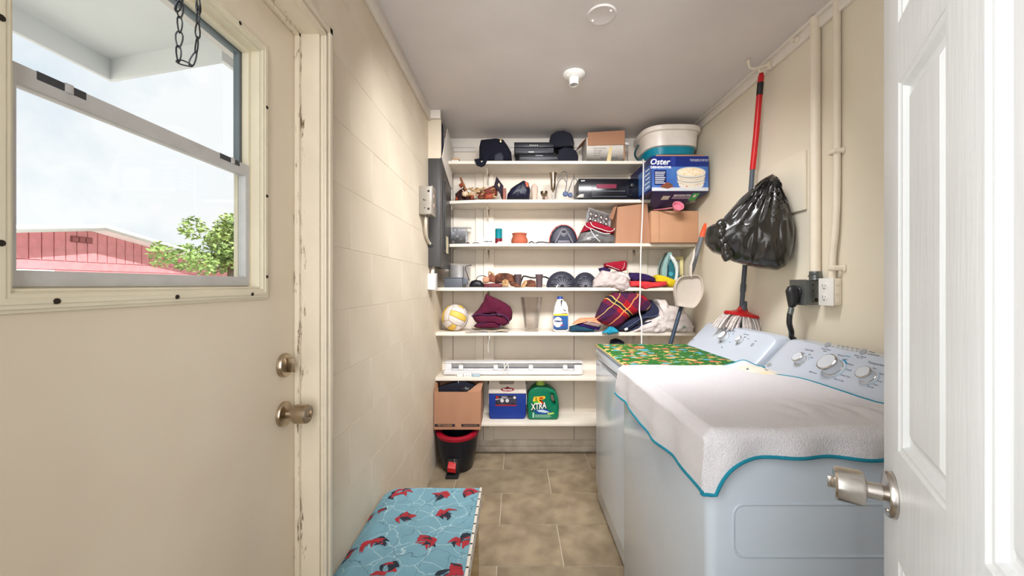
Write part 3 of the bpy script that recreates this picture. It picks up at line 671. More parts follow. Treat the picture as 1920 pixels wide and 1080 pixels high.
# bin bag hung on the wall
bag_m = mat('black_bag_film', (46, 42, 37), .27, var=.1, vs=6, col2=(26, 26, 26), bump=.45, bs=22, bdet=5, stretch=(1, 1, .35), coat=.3)
bg_ = thing('bin_bag', 'black plastic bin bag hanging full on the right wall in front of the mop', 'bag', (1.12, 1.86, 1.35))
def bagf():
    b = B(); Y = 1.80
    ol = OL(Y, (1441, 331), (1449, 340), (1455, 357), (1463, 378), (1472, 405), (1475, 430), (1474, 462), (1470, 485), (1462, 500), (1450, 507), (1425, 503), (1400, 497), (1380, 490), (1362, 478), (1345, 470), (1333, 455), (1330, 442), (1334, 424), (1346, 417), (1356, 420), (1366, 402), (1378, 386), (1393, 370), (1406, 357), (1421, 343))
    b.puff(ol, 1.80, .11, n=150, m=40, amp=.009, fr=14, seed=5, p=.75, back=.085, fold=(1.6, .35), jag=.004)
    apex = V((ol[0][0], Y, ol[0][1]))
    for v in b.bm.verts:                                  # folds radiate from the tied top
        dx, dz = v.co.x-apex.x, apex.z-v.co.z
        a = math.atan2(dx, max(dz, .001)); d = math.hypot(dx, dz)
        f = max(0, 1-d/.40)
        v.co.y += (.010*math.sin(a*34+2*noise.noise(v.co*8))+.005*math.sin(a*71))*f*min(1, d/.06)
        v.co.y += .05*f*f*0
        v.co.x = min(v.co.x, 1.252+0*v.co.y) if v.co.y > 1.77 else v.co.x
    # turn the bag so it lies along the wall
    R = Matrix.Translation((1.13, 1.80, 0)) @ Matrix.Rotation(math.radians(-22), 4, 'Z') @ Matrix.Translation((-1.13, -1.80, 0))
    b.xf(R)
    for v in b.bm.verts: v.co.x = min(v.co.x, 1.262)
    return b
bagf().o('bag_body', bag_m, bg_, ang=75)
kt = B(); random.seed(8)
for i in range(5):
    p = P(1440+i*3, 338+i*5, 1.79); kt.puff([(p.x+random.uniform(.010, .022)*math.cos(a), p.z+random.uniform(.012, .03)*math.sin(a)) for a in [2*PI*j/9 for j in range(9)]], 1.79, .012, n=24, m=8, amp=.004, fr=60, seed=i)
kt.o('knot', bag_m, bg_, ang=75)
lb = B()
for i in range(5):
    p = P(1347+i*3-(3 if 0<i<3 else 0), 426+i*13, 1.80); lb.puff([(p.x+random.uniform(.02, .03)*math.cos(a), p.z+random.uniform(.024, .04)*math.sin(a)) for a in [2*PI*j/9 for j in range(9)]], 1.775, .02, n=24, m=8, amp=.005, fr=50, seed=i+9)
lb.o('gathered_edge', bag_m, bg_, ang=75)
B().tube(spl([P(1443, 352, 1.79), P(1441, 338, 1.82), V((1.245, 1.86, 1.80)), V((1.268, 1.87, 1.80))], 5), .003, 6).o('nail', darkm, bg_)
# dustpan and broom stick in the gap before the shelves
bh = thing('broom_handle', 'slim grey broom handle with an orange tip leaning behind the dustpan', 'broom', (.93, 2.42, 0))
t0, t1 = P(1323, 419, 2.56), P(1257, 645, 2.47); dd = (t1-t0)
B().tube([t0, t0+dd*.015, t0+dd*.09, t0+dd*.12], [.006, .011, .0165, .016], 14).o('tip', mat('orange_plastic', (232, 92, 52), .4), bh)
foot = t0+dd*((t0.z-.003)/(t0.z-t1.z))
B().tube([t0+dd*.12, t0+dd*.40, t0+dd*.46], [.0165, .0150, .009], 14).o('grip', mat('grey_grip', (104, 106, 110), .5), bh)
B().tube([t0+dd*.45, foot], .0125, 14).o('pole', mat('dark_blue_pole', (62, 74, 92), .3, .3), bh)
beige = mat('beige_plastic', (200, 188, 176), .4, var=.03)
dp = thing('dustpan', 'beige plastic dustpan hanging at the right end of the shelves', 'dustpan', (1.1, 2.46, 1.12))
Yd = 2.468
ol = OL(Yd, (1266, 573), (1262, 545), (1267, 527), (1275, 519), (1287, 517), (1300, 516), (1309, 519), (1314, 530), (1315, 546), (1311, 560), (1303, 572), (1294, 577))
DPM = frontal(0, Yd, 0)
b = B(); cx_ = sum(p[0] for p in ol)/12; cz_ = sum(p[1] for p in ol)/12
n_ = 60; big = []; 
sm_ = spl([(x, z, 0) for x, z in ol]+[(ol[0][0], ol[0][1], 0)], 5)[:-1]
def rg(s_, y, dx=0): return [b.bm.verts.new((cx_+(p.x-cx_)*s_+dx, y, cz_+(p.y-cz_)*s_)) for p in sm_]
R_ = [rg(1, Yd), rg(1.0, Yd-.028), rg(.965, Yd-.028), rg(.93, Yd-.008), rg(.80, Yd-.003, -.004)]
back_ = rg(.95, Yd+.004)
for a, c in zip([back_]+R_, R_):
    for j in range(len(a)): b.bm.faces.new((a[j], a[(j+1) % len(a)], c[(j+1) % len(a)], c[j]))
b.bm.faces.new(R_[-1]); b.bm.faces.new(back_[::-1]); b.o('pan', beige, dp, ang=50)
B().tube(spl([P(1295, 519, Yd-.01), P(1295, 500, Yd-.015), P(1299, 486, Yd-.012), P(1302, 468, Yd)], 5), [.016]*6+[.011]*4+[.013]*4+[.008]*2, 12, flat=.55).o('handle', beige, dp)
# ------------------------------------------------------------------ left wall: electrical panel, boxes
steel = mat('grey_panel_steel', (74, 72, 71), .42, .15, var=.04)
ep = thing('breaker_box', 'tall dark grey electrical breaker panel on the left wall beside the shelves', 'electrical panel', (-.52, 2.64, 1.395))
PZ0, PZ1 = 1.397, 2.092
B().box(XL, -.480, 2.470, 2.83, PZ0, PZ1, .003).o('housing', steel, ep)
B().box(-.480, -.474, 2.462, 2.838, PZ0-.008, PZ1+.006, .002).o('cover', steel, ep)
dd_ = B().box(-.474, -.468, 2.53, 2.80, PZ0+.10, PZ1-.11, .002).o('door', steel, ep)
B().box(-.468, -.460, 2.532, 2.542, PZ0+.12, PZ1-.13, .001).o('door_edge', blk, dd_)
stk = B().box(-.4672, -.4665, 2.60, 2.68, 1.495, 1.61).o('sticker', mat('cream_sticker', (226, 212, 180), .6), dd_)
B().box(-.468, -.4668, 2.60, 2.61, 1.56, 1.61).o('green_strip', mat('green_print', (90, 170, 80), .6), dd_); B().box(-.468, -.4667, 2.612, 2.64, 1.585, 1.61).o('orange_strip', mat('orange_print', (230, 130, 60), .6), dd_)
B().plate(frame((-.466, 2.55, 1.74), (0, 1, 0), (0, 0, 1)), [rect(-.004, .03, -.02, .025)], .0006).o('embossing', steel, ep)
sb = thing('switch_box', 'small grey metal outlet box with knockouts, projecting from the left wall by the electrical panel', 'outlet box', (-.52, 2.28, 1.686))
taupe = mat('taupe_metal', (150, 143, 132), .4, .3, var=.06)
B().box(XL, -.486, 2.232, 2.33, 1.690, 1.856, .005).o('box', taupe, sb)
B().box(-.486, -.482, 2.230, 2.332, 1.687, 1.859, .0015).o('cover_plate', taupe, sb)
for x, z, w_, h_ in ((-.504, 1.825, .012, .012), (-.504, 1.722, .012, .012), (-.532, 1.775, .006, .010), (-.524, 1.772, .010, .004), (-.529, 1.745, .003, .003), (-.526, 1.728, .006, .006)):
    B().box(x-w_/2, x+w_/2, 2.2312, 2.2325, z-h_/2, z+h_/2).o('knockout', darkm, sb)
for z in (1.80, 1.745): B().lathe(frame((-.482, 2.28, z), (0, 1, 0), (0, 0, 1)), [(.018, 0), (.018, .002), (.016, .003)], 20, sy=.85).o('socket', mat('tan_socket', (176, 150, 138), .5), sb)
wc = B().tube(spl([P(799, 403, 2.27), P(798, 420, 2.29), P(799, 440, 2.35), P(803, 452, 2.42), P(808, 459, 2.468)], 6), .0085, 10).o('cable', pipem, None, 'white cable looping from the small grey outlet box into the electrical panel', 'cable')
B().cyl(P(798, 401, 2.27), P(798, 407, 2.27), .012, 12).o('connector', galv, wc)
B().cyl(P(806, 457, 2.455), P(809, 461, 2.475), .013, 12).o('connector', galv, wc)
lo = thing('outlet_box', 'small white outlet box on the left wall under the electrical panel', 'outlet box', (-.54, 2.48, 1.25))
B().box(XL, -.514, 2.452, 2.52, 1.248, 1.352, .005).o('box', white, lo)
B().cyl((-.537, 2.49, 1.35), (-.537, 2.52, 1.398), .011, 12).o('conduit', pipem, lo)
B().box(-.514, -.511, 2.450, 2.522, 1.246, 1.354, .001).o('cover_plate', white, lo)
# board leaning over the panel, with things stored behind it
B().plate(Matrix.Translation((-.474, 0, 0)) @ Matrix((V((0, 1, 0)), V((0, 0, 1)), V((1, 0, 0)))).transposed().to_4x4(), [[(2.492, 2.085), (2.475, 2.10), (2.66, 2.36), (2.92, 2.30), (2.92, 2.155), (2.86, 2.155), (2.86, 1.99), (2.78, 1.99)]], .006, .0015).o('thin_board', trimw, None, 'thin white board propped on edge above the electrical panel', 'board')
fb = thing('stored_umbrella', 'dark blue and red folded fabric umbrella stuffed behind the white board', 'umbrella', (-.495, 2.55, 2.10))
B().puff([(-.505, 2.10), (-.482, 2.10), (-.480, 2.25), (-.484, 2.36), (-.502, 2.35)], 2.56, .05, amp=.003, n=50, fr=30).o('canopy', clothmat('navy_cloth', (26, 30, 62)), fb)
B().tube([(-.499, 2.50, 2.105), (-.494, 2.50, 2.22), (-.486, 2.51, 2.27)], .006, 8).o('trim_band', clothmat('dark_red_cloth', (140, 26, 34)), fb)
# ------------------------------------------------------------------ ceiling fittings
B().lathe(Matrix.Translation((.358, 1.59, H)) @ Matrix.Rotation(PI, 4, 'X'), [(.060, -.001), (.060, .003), (.056, .006), (.054, .0055)], 36).o('ceiling_plate', ceilm, None, 'flat round painted-over blank cover plate on the ceiling', 'cover plate')
cp = [o for o in bpy.data.objects if o.name == 'ceiling_plate'][0]
for a in (2.4, 5.5): B().ball((.358+.043*math.cos(a), 1.59+.043*math.sin(a), H-.0065), .005, 8).o('screw', white, cp)
ls_ = thing('lamp_holder', 'white porcelain lamp holder without a bulb on the ceiling', 'light fixture', (.312, 2.04, H-.06))
LM = Matrix.Translation((.312, 2.04, H)) @ Matrix.Rotation(PI, 4, 'X')
B().lathe(LM, [(.058, 0), (.060, .006), (.056, .014), (.040, .022), (.028, .026), (.026, .030)], 32).o('base', white, ls_)
B().lathe(LM, [(.026, .028), (.024, .052), (.0265, .056), (.0265, .060), (.019, .060), (.018, .035)], 24, cap=False).o('socket', white, ls_)
B().lathe(LM, [(.0175, .0345), (.0175, .0355)], 20).o('contact', chrome, ls_)
for a in (.6, 3.7): B().ball((.312+.043*math.cos(a), 2.04+.043*math.sin(a), H-.0205), .004, 8).o('screw', pipem, ls_)
# ------------------------------------------------------------------ chain hanging inside the door window
cm_ = mat('dark_chain_iron', (64, 66, 70), .45, .7)
ch = thing('hanging_chain', 'dark metal chain hanging in a long loop in front of the door window', 'chain', (-.5, .588, 1.6))
B().lathe(Matrix.Translation((-.5, .588, H)) @ Matrix.Rotation(PI, 4, 'X'), [(.012, 0), (.012, .003), (.003, .005), (.003, .02)], 12).tube([V((-.5, .588, H-.02))+V((.010*math.sin(a), 0, -.010+.010*math.cos(a))) for a in [i*.6 for i in range(9)]], .0025, 6).o('ceiling_hook', cm_, ch)
YC = .588
path = [(-.512, H-.035)]+[((335-966)/720*YC+.002*math.sin(i), CH-(y-534)/720*YC) for i, y in enumerate((-60, 0, 40, 85, 112))]+[((352-966)/720*YC, CH-(126-534)/720*YC)]+[((x-966)/720*YC, CH-(y-534)/720*YC) for x, y in ((365, 108), (370, 75), (372, 0), (371, -60))]+[(-.488, H-.035)]
pp = [V((x, YC, z)) for x, z in path]; smp = spl(pp, 10)
D = [0]
for a, b_ in zip(smp, smp[1:]): D.append(D[-1]+(b_-a).length)
step = .0225; k = 0; d = .004
def at(d):
    i = max(j for j in range(len(D)) if D[j] <= d); i = min(i, len(smp)-2); return smp[i].lerp(smp[i+1], (d-D[i])/max(1e-6, D[i+1]-D[i]))
while d+step < D[-1]:
    a, b_ = at(d), at(d+step); t = (b_-a).normalized(); s_ = V((0, 1, 0)) if k % 2 else t.cross(V((0, 1, 0))).normalized()
    if k % 2 == 0: s_ = (s_*.8+V((0, .45, 0))).normalized()
    c = (a+b_)/2; hl = step/2+.0015; wd = .0038
    pts = [c+t*(hl*math.cos(q))*1+s_*wd*(math.sin(q)*(1.1-.45*math.cos(q))) for q in [2*PI*i/12 for i in range(12)]]
    B().tube(pts, .0011, 5, closed=True).o('link', cm_, ch); d += step; k += 1
# ------------------------------------------------------------------ covered stool at lower left
fab = mat('blue_print_fabric', (118, 162, 178), .85, var=.05, vs=14, bump=.25, bs=90)
t, n, l, b_ = nodes(fab)
prev = b_.inputs['Base Color'].links[0].from_socket; tcn = [x for x in n if x.bl_idname == 'ShaderNodeTexCoord'][0]
def layer(kind, sc, lo, hi, col, dist=.06, off=0):
    global prev
    nz = n.new('ShaderNodeTexNoise'); nz.inputs['Scale'].default_value = 14; nz.inputs['Detail'].default_value = 3
    mp_ = n.new('ShaderNodeMapping'); mp_.inputs['Location'].default_value = (off, off, 0); l.new(tcn.outputs['Object'], mp_.inputs[0]); l.new(mp_.outputs[0], nz.inputs['Vector'])
    mx = n.new('ShaderNodeMix'); mx.data_type = 'VECTOR'; mx.inputs['Factor'].default_value = dist; l.new(mp_.outputs[0], mx.inputs['A']); l.new(nz.outputs['Color'], mx.inputs['B'])
    vo = n.new('ShaderNodeTexVoronoi'); vo.feature = kind; vo.inputs['Scale'].default_value = sc; l.new(mx.outputs['Result'], vo.inputs['Vector'])
    mr = n.new('ShaderNodeMapRange'); l.new(vo.outputs['Distance'], mr.inputs[0]); mr.inputs[1].default_value = hi; mr.inputs[2].default_value = lo
    c = n.new('ShaderNodeMix'); c.data_type = 'RGBA'; l.new(mr.outputs[0], c.inputs['Factor']); l.new(prev, c.inputs['A']); c.inputs['B'].default_value = (*lin(col), 1); prev = c.outputs['Result']
layer('DISTANCE_TO_EDGE', 13, .004, .016, (170, 200, 205), .05)
layer('DISTANCE_TO_EDGE', 9, .002, .010, (70, 104, 116), .08, 3)
l.new(prev, b_.inputs['Base Color'])
wood = mat('raw_wood', (196, 170, 130), .7, col2=(168, 138, 98), vs=6, stretch=(1, 6, 6))
sl = thing('step_stool', 'low wooden stool covered in blue printed fabric against the left wall', 'stool', (-.33, 1.35, 0))
SZ = .437
def stool(u, v):
    x = -.558+u*.418; y = 1.108+v*(1.592-1.108); z = SZ+.003*noise.noise(V((x*7, y*7, 0)))
    s_ = max(0, min(1, (x+.558)/.07)); 
    z -= (1-s_)**1.5*(.03+.02*(1-v)); x += .012*v*(1-s_)
    return V((x, y-.012*(1-v)*(1-u)*0, z))
cov = B().grid(stool, 50, 50, .006).o('fabric_cover', fab, sl)
B().box(-.47, -.148, 1.115, 1.585, SZ-.045, SZ-.008, .002).o('seat_board', wood, sl)
for x in (-.50, -.185):
    for y in (1.12, 1.545): B().box(x, x+.035, y, y+.035, 0, SZ-.045, .002).o('leg', wood, sl)
B().box(-.47, -.148, 1.100, 1.106, SZ-.055, SZ-.008, .001).o('front_edge', wood, sl)
eb = B().box(-.147, -.137, 1.105, 1.592, SZ-.05, SZ+.004, .002).o('edge_strip', mat('white_edge_strip', (228, 220, 208), .5), sl)
for i in range(9):
    y = 1.14+i*.052; B().box(-.1375, -.1362, y-.006, y+.006, SZ-.008, SZ-.003).box(-.1465, -.1380, y-.0025, y+.0025, SZ+.0035, SZ+.0048).o('staple', darkm, eb)
# abstract red and dark brush marks printed on the fabric
redf = mat('red_fabric_print', (176, 48, 58), .85, var=.12, vs=40); blkf = mat('dark_fabric_print', (34, 44, 58), .85)
random.seed(21)
def brush(px, py, rot, sc):
    o_ = V((0, 0, CH)); dd = V(((px-966)/720, 1, -(py-534)/720)); t_ = (SZ-CH)/dd.z; q = o_+dd*t_
    M = Matrix.Translation((q.x, q.y, 0)) @ Matrix.Rotation(rot, 4, 'Z')
    sc *= 1.35
    for m, cnt, nm in ((redf, 4, 'red_mark'), (blkf, 3, 'dark_mark')):
        b = B()
        for i in range(cnt):
            a = random.uniform(-1.3, 1.3); L_ = random.uniform(.022, .045)*sc; w0 = random.uniform(.005, .010)*sc*(1 if cnt > 2 else .7); c0 = V((random.uniform(-.02, .02), random.uniform(-.014, .014)))*sc
            pts = []
            for s_ in (1, -1):
                for j in (range(9) if s_ > 0 else range(8, -1, -1)):
                    f = j/8; bend = .35*math.sin(f*PI)*L_
                    wv = w0*math.sin(PI*(f*.92+.04))*(.7+.5*random.random()); x, y = (f-.5)*L_, bend+s_*wv
                    pts.append((c0.x+x*math.cos(a)-y*math.sin(a), c0.y+x*math.sin(a)+y*math.cos(a)))
            vs = []
            for x, y in pts:
                p = M @ V((x, y, 0)); p.x = min(max(p.x, -.545), -.150); p.y = min(max(p.y, 1.112), 1.588)
                u_, v_ = (p.x+.558)/.418, (p.y-1.108)/.484; p.z = stool(u_, v_).z+.0008+.0003*i; vs.append(b.bm.verts.new(p))
            for j in range(8): b.bm.faces.new((vs[j], vs[j+1], vs[16-j], vs[17-j]))
        b.o(nm, m, cov)
for px, py, r_, s_ in ((752, 925, .4, 1), (822, 928, -.5, 1), (885, 926, .3, 1), (762, 970, 1.0, 1.1), (840, 968, .1, 1.1), (702, 1020, .5, 1.1), (795, 1020, -.6, 1.1), (868, 1020, .4, 1.0), (722, 1072, .1, 1), (838, 1074, 0, 1.2), (694, 958, 1.6, .7), (662, 985, 1.3, .7), (650, 1030, 1.2, .9), (715, 957, 0, .5)): brush(px, py, r_, s_)
# ------------------------------------------------------------------ things on the shelves
Z1, Z2, Z3, Z4, Z5, Z6, Z7 = ZS
def single(b, name, m, label, cat, group=None, **k): return b.o(name, m, None, label, cat, group, **k)
def rest(ol, z):                                   # lower edge of an outline set down on the shelf
    lo = min(p[1] for p in ol); return [(x, max(z+.0005, y) if y < z+.012 else y) for x, y in ol]
card = mat('brown_cardboard', (172, 126, 98), .85, var=.04, vs=10, bump=.15, bs=40, stretch=(1, 1, .2))
card2 = mat('tan_cardboard', (190, 144, 110), .85, var=.04, vs=10, bump=.15, bs=40)
navy = clothmat('navy_fabric', (11, 12, 30)); blkpl = mat('blue_black_plastic', (13, 14, 24), .42, var=.1)
# ---- top shelf
t = thing('shoulder_bag', 'black fabric shoulder bag with a strap drooping over the top shelf edge', 'bag', (-.12, 2.78, Z1))
ol = rest(OL(2.74, (901, 262), (930, 259), (944, 261), (952, 272), (959, 285), (960, 300), (945, 304), (905, 304), (898, 300), (898, 275)), Z1)
B().puff(ol, 2.80, .09, n=80, m=24, amp=.006, fr=22, p=.45, seed=1).o('bag_body', navy, t, ang=70)
B().puff(OL(2.70, (926, 286), (940, 284), (945, 292), (944, 301), (926, 301)), 2.72, .015, p=.5, amp=.002).o('pocket', mat('charcoal_nylon', (30, 31, 46), .6), t)
B().plate(frontal(0, 2.69, 0), [OL(2.69, (889, 299), (899, 297), (903, 305), (908, 300), (913, 303), (909, 311), (903, 314), (894, 311))], .006, .002).plate(frontal(0, 2.698, 0), [OL(2.698, (905, 302), (914, 286), (922, 283), (915, 300), (910, 306))], .006, .002).o('strap', navy, t)
B().box(*[P(937, 264, 2.705).x, P(940, 264, 2.705).x], 2.700, 2.706, P(0, 267, 2.705).z, P(0, 261, 2.705).z, .001).o('zip_pull', mat('brass', (214, 190, 130), .3, .8), t)
lp = [(965, 304-1), (1037, 303)]
def deck(name, label, cat, x0, x1, y0, y1, z0, z1, m, feet=True, group=None):
    t = thing(name, label, cat, ((x0+x1)/2, (y0+y1)/2, z0), group); B().box(x0, x1, y0+.006, y1, z0+.004, z1, .003).o('casing', m, t)
    B().box(x0, x1, y0, y0+.006, z0+.006, z1-.001, .002).o('front_panel', blkpl, t)
    for x in (x0+.02, x1-.02): B().cyl((x, y0+.03, z0), (x, y0+.03, z0+.006), .008, 10).o('foot', blkpl, t)
    return t
X = lambda px, Y=2.72: (px-966)/720*Y
glossb = mat('glossy_black', (14, 15, 26), .2); dispm = mat('grey_display', (120, 122, 132), .3)
a = deck('disc_player', 'thin black disc player, lowest of the stack of players on the top shelf', 'player', X(973), X(1046), 2.71, 2.93, Z1, Z1+.052, glossb)
B().box(X(1004), X(1018), 2.7085, 2.7105, Z1+.036, Z1+.044).box(X(975), X(1044), 2.708, 2.7105, Z1+.022, Z1+.025).o('display', dispm, a)
a = deck('disc_player', 'black disc player with silver strips, middle of the stack on the top shelf', 'player', X(966), X(1038), 2.715, 2.93, Z1+.052, Z1+.094, blkpl)
B().box(X(966), X(1038), 2.713, 2.7155, Z1+.086, Z1+.090).box(X(966), X(1038), 2.713, 2.7155, Z1+.073, Z1+.0755).o('silver_strip', dispm, a)
for i in range(4): B().box(X(991+i*2.6), X(993+i*2.6), 2.713, 2.7155, Z1+.064, Z1+.070).o('button', white, a)
a = deck('disc_player', 'black disc player, topmost of the stack on the top shelf', 'player', X(964), X(1038), 2.715, 2.93, Z1+.094, Z1+.137, blkpl)
for i in range(5): B().box(X(993+i*3.4), X(994.6+i*3.4), 2.713, 2.7155, Z1+.112, Z1+.117).o('button', white, a)
spm = mat('speaker_cloth', (16, 17, 34), .8, bump=.3, bs=500)
def speaker(label, cx, z0, w_, h_, rot):
    t = thing('speaker', label, 'speaker', (cx, 2.80, z0), 'small black speakers on the top shelf')
    M = Matrix.Translation((cx, 2.80, z0)) @ Matrix.Rotation(rot, 4, 'Z')
    ol = [(-w_/2, 0), (w_/2, 0), (w_/2+.004, h_*.5), (w_*.42, h_*.82), (w_*.15, h_), (-w_*.2, h_), (-w_*.44, h_*.84), (-w_/2-.004, h_*.5)]
    b = B().plate(frame((0, .06, 0), (1, 0, 0), (0, 0, 1)), [ol], .11, .012, 3); b.xf(M).o('cabinet', blkpl, t)
    b = B().plate(frame((0, -.05, 0), (1, 0, 0), (0, 0, 1)), [[(x*.9, .006+z*.92) for x, z in ol]], .008, .003); b.xf(M).o('grille', spm, t)
speaker('small black rounded speaker, the lower of the two stacked beside the players', X(1064), Z1, .155, .112, .15)
speaker('small black rounded speaker on top of the other by the ceiling', X(1056), Z1+.113, .165, .118, -.25)
# printed carton
t = thing('carton', 'white printed carton with an open brown flap on the top shelf', 'box', (X(1135), 2.80, Z1))
x0, x1, zt = X(1100), X(1169), Z1+.185
b = B(); th = .004
b.box(x0, x1, 2.72, 2.724, Z1, zt-.03).box(x0, x1, 2.90, 2.904, Z1, zt).box(x0, x0+th, 2.722, 2.902, Z1, zt-.01).box(x1-th, x1, 2.722, 2.902, Z1, zt).box(x0, x1, 2.72, 2.904, Z1, Z1+th)
b.o('carton_body', mat('white_carton', (228, 220, 212), .7), t)
B().faces([V(p) for p in ((x0+.006, 2.712, Z1+.112), (x1+.004, 2.710, Z1+.118), (x1+.006, 2.713, zt+.035), (x0+.006, 2.714, zt+.02))]+[V(p)+V((0, .004, 0)) for p in ((x0+.006, 2.712, Z1+.112), (x1+.004, 2.710, Z1+.118), (x1+.006, 2.713, zt+.035), (x0+.006, 2.714, zt+.02))], [(0, 1, 2, 3), (7, 6, 5, 4), (0, 4, 5, 1), (1, 5, 6, 2), (2, 6, 7, 3), (3, 7, 4, 0)]).o('flap', card, t)
B().faces([V(p) for p in ((x0, 2.73, zt-.01), (x0, 2.90, zt-.01), (x0-.05, 2.90, zt-.05), (x0-.045, 2.74, zt-.06), (x0-.003, 2.73, zt-.01), (x0-.003, 2.90, zt-.01), (x0-.053, 2.90, zt-.05), (x0-.048, 2.74, zt-.06))], [(0, 1, 2, 3), (7, 6, 5, 4), (0, 4, 5, 1), (1, 5, 6, 2), (2, 6, 7, 3), (3, 7, 4, 0)]).o('side_flap', card, t)
B().box(x1, x1+.012, 2.725, 2.88, Z1+.02, zt+.03, .002).o('edge_flap', card, t)
B().plate(frontal(0, 2.7185, 0), [[(X(1137), Z1+.002), (X(1145), Z1+.002), (X(1148), Z1+.110), (X(1143), Z1+.110)]], .0006).o('tape', mat('tape', (222, 200, 150), .4), t)
b = B()
for i, s_ in enumerate(('Item No: 20 C-A 10 PCS', 'Unit area: Page 1', 'Size: 30 - 100', 'Color: Gray')): b.text(frontal(X(1113), 2.7192, Z1+.094-i*.0165), s_, .011, align='LEFT', sx=.8)
b.text(frontal(X(1142), 2.7192, Z1+.026), 'Style No.  HB8038', .016, bold=.0006); b.o('lettering', ink, t)
B().puff([(X(1170), Z1+.125), (X(1182), Z1+.125), (X(1182), Z1+.150), (X(1172), Z1+.152)], 2.76, .02, amp=.004, n=24, m=8, fr=50).o('packing_foam', white, t)
single(B().tube(spl([(X(1112), 2.78, zt+.034), (X(1130), 2.80, zt+.051), (X(1150), 2.80, zt+.053), (X(1160), 2.82, zt+.038), (X(1166), 2.80, zt+.01)], 5), .0035, 6), 'cable', blk, 'black cable looped over the top of the white printed carton', 'cable')
# foot spa basin
t = thing('foot_spa', 'white plastic foot spa basin with a turquoise base on the top shelf', 'basin', (X(1250), 2.78, Z1))
cx = X(1249); BM = Matrix.Translation((cx+.004, 2.74, 0))
def rr_ring(rx, ry, z, n=48, e=.62):
    return [(rx*math.copysign(abs(math.cos(q))**e, math.cos(q)), ry*math.copysign(abs(math.sin(q))**e, math.sin(q)), z) for q in [2*PI*i/n for i in range(n)]]
def loft(b, rings, M, cap0=True, cap1=True):
    R_ = [[b.bm.verts.new(M @ V(p)) for p in r] for r in rings]
    for a, c in zip(R_, R_[1:]):
        for j in range(len(a)): b.bm.faces.new((a[j], a[(j+1) % len(a)], c[(j+1) % len(a)], c[j]))
    if cap0: b.bm.faces.new(R_[0][::-1])
    if cap1: b.bm.faces.new(R_[-1])
    return b
spa_w = mat('spa_white', (238, 228, 218), .25); turq = mat('turquoise_plastic', (0, 134, 158), .3)
loft(B(), [rr_ring(.158, .165, Z1+.052), rr_ring(.178, .185, Z1+.060), rr_ring(.186, .192, Z1+.155), rr_ring(.200, .205, Z1+.158), rr_ring(.204, .209, Z1+.166), rr_ring(.203, .208, Z1+.188), rr_ring(.192, .197, Z1+.190), rr_ring(.182, .187, Z1+.17), rr_ring(.17, .175, Z1+.09)], BM, True, True).o('basin', spa_w, t)
loft(B(), [rr_ring(.150, .157, Z1), rr_ring(.160, .167, Z1+.006), rr_ring(.170, .177, Z1+.053)], BM).o('base', turq, t)
B().tube(spl([(cx-.195, 2.72, Z1+.12), (cx-.212, 2.74, Z1+.08), (cx-.205, 2.76, Z1+.05), (cx-.18, 2.76, Z1+.02)], 4), .007, 8).o('cord', mat('dark_green_cord', (20, 62, 66), .5), t)
single(B().box(X(846), X(859), 2.74, 2.80, Z1, Z1+.020, .003), 'paper_box', white, 'small white box on the left end of the top shelf', 'box')
single(B().box(X(847), X(860), 2.742, 2.795, Z1+.0205, Z1+.032, .002), 'match_box', mat('tan_box', (200, 160, 120), .7), 'small tan box lying on the small white box on the top shelf', 'box')
# ---- second shelf
def X2(px): return (px-966)/720*2.74
dry = mat('dry_wood_pods', (128, 76, 50), .8, col2=(62, 30, 24), vs=20, bump=.6, bs=60)
orange = mat('burnt_orange', (150, 62, 34), .6); maroon = mat('dark_maroon', (54, 18, 22), .6, bump=.3, bs=60); strawm = mat('straw', (208, 170, 122), .8, col2=(150, 112, 74), vs=30, bump=.4, bs=90)
t = thing('wall_ornament', 'dark carved wooden ornament with orange and cream pieces, leftmost on the second shelf', 'ornament', (X2(865), 2.85, Z2))
B().puff([(X2(849), Z2+.001), (X2(888), Z2+.001), (X2(886), Z2+.050), (X2(876), Z2+.080), (X2(867), Z2+.125), (X2(858), Z2+.105), (X2(849), Z2+.07)], 2.86, .04, amp=.010, n=60, m=16, fr=30, jag=.006).o('dark_body', maroon, t)
B().tube([P(863, 333, 2.82), P(868, 345, 2.82), P(877, 365, 2.82)], [.007, .010, .008], 8).o('stick', mat('brown_wood', (142, 88, 56), .6), t)
B().puff(OL(2.82, (860, 347), (865, 343), (868, 349), (864, 353)), 2.82, .02, amp=.002, n=24, m=8).o('orange_bead', orange, t)
B().puff(OL(2.8, (883, 366), (889, 367), (888, 374), (882, 374)), 2.80, .016, amp=.001, n=24, m=8).o('orange_bead', orange, t)
B().puff(OL(2.8, (855, 366), (859, 372), (858, 379), (854, 375)), 2.80, .01, n=24, m=8).o('orange_bead', orange, t)
B().puff(OL(2.8, (866, 362), (876, 358), (879, 364), (874, 370), (867, 368)), 2.79, .018, amp=.003, n=30, m=10).tube([P(867, 356, 2.79), P(872, 364, 2.785)], .004, 6).o('shell', mat('cream_shell', (222, 196, 164), .5), t)
t = thing('dried_bouquet', 'bundle of dried red and straw-coloured pods lying on the second shelf', 'dried flowers', (X2(905), 2.8, Z2))
B().puff(OL(2.78, (895, 366), (903, 357), (925, 347), (934, 350), (932, 366), (915, 372), (898, 373)), 2.80, .04, amp=.008, n=60, m=16, fr=40, jag=.004).o('red_pods', mat('dried_red', (118, 38, 36), .8, col2=(108, 70, 46), vs=30, bump=.5, bs=90), t)
random.seed(3); b = B()
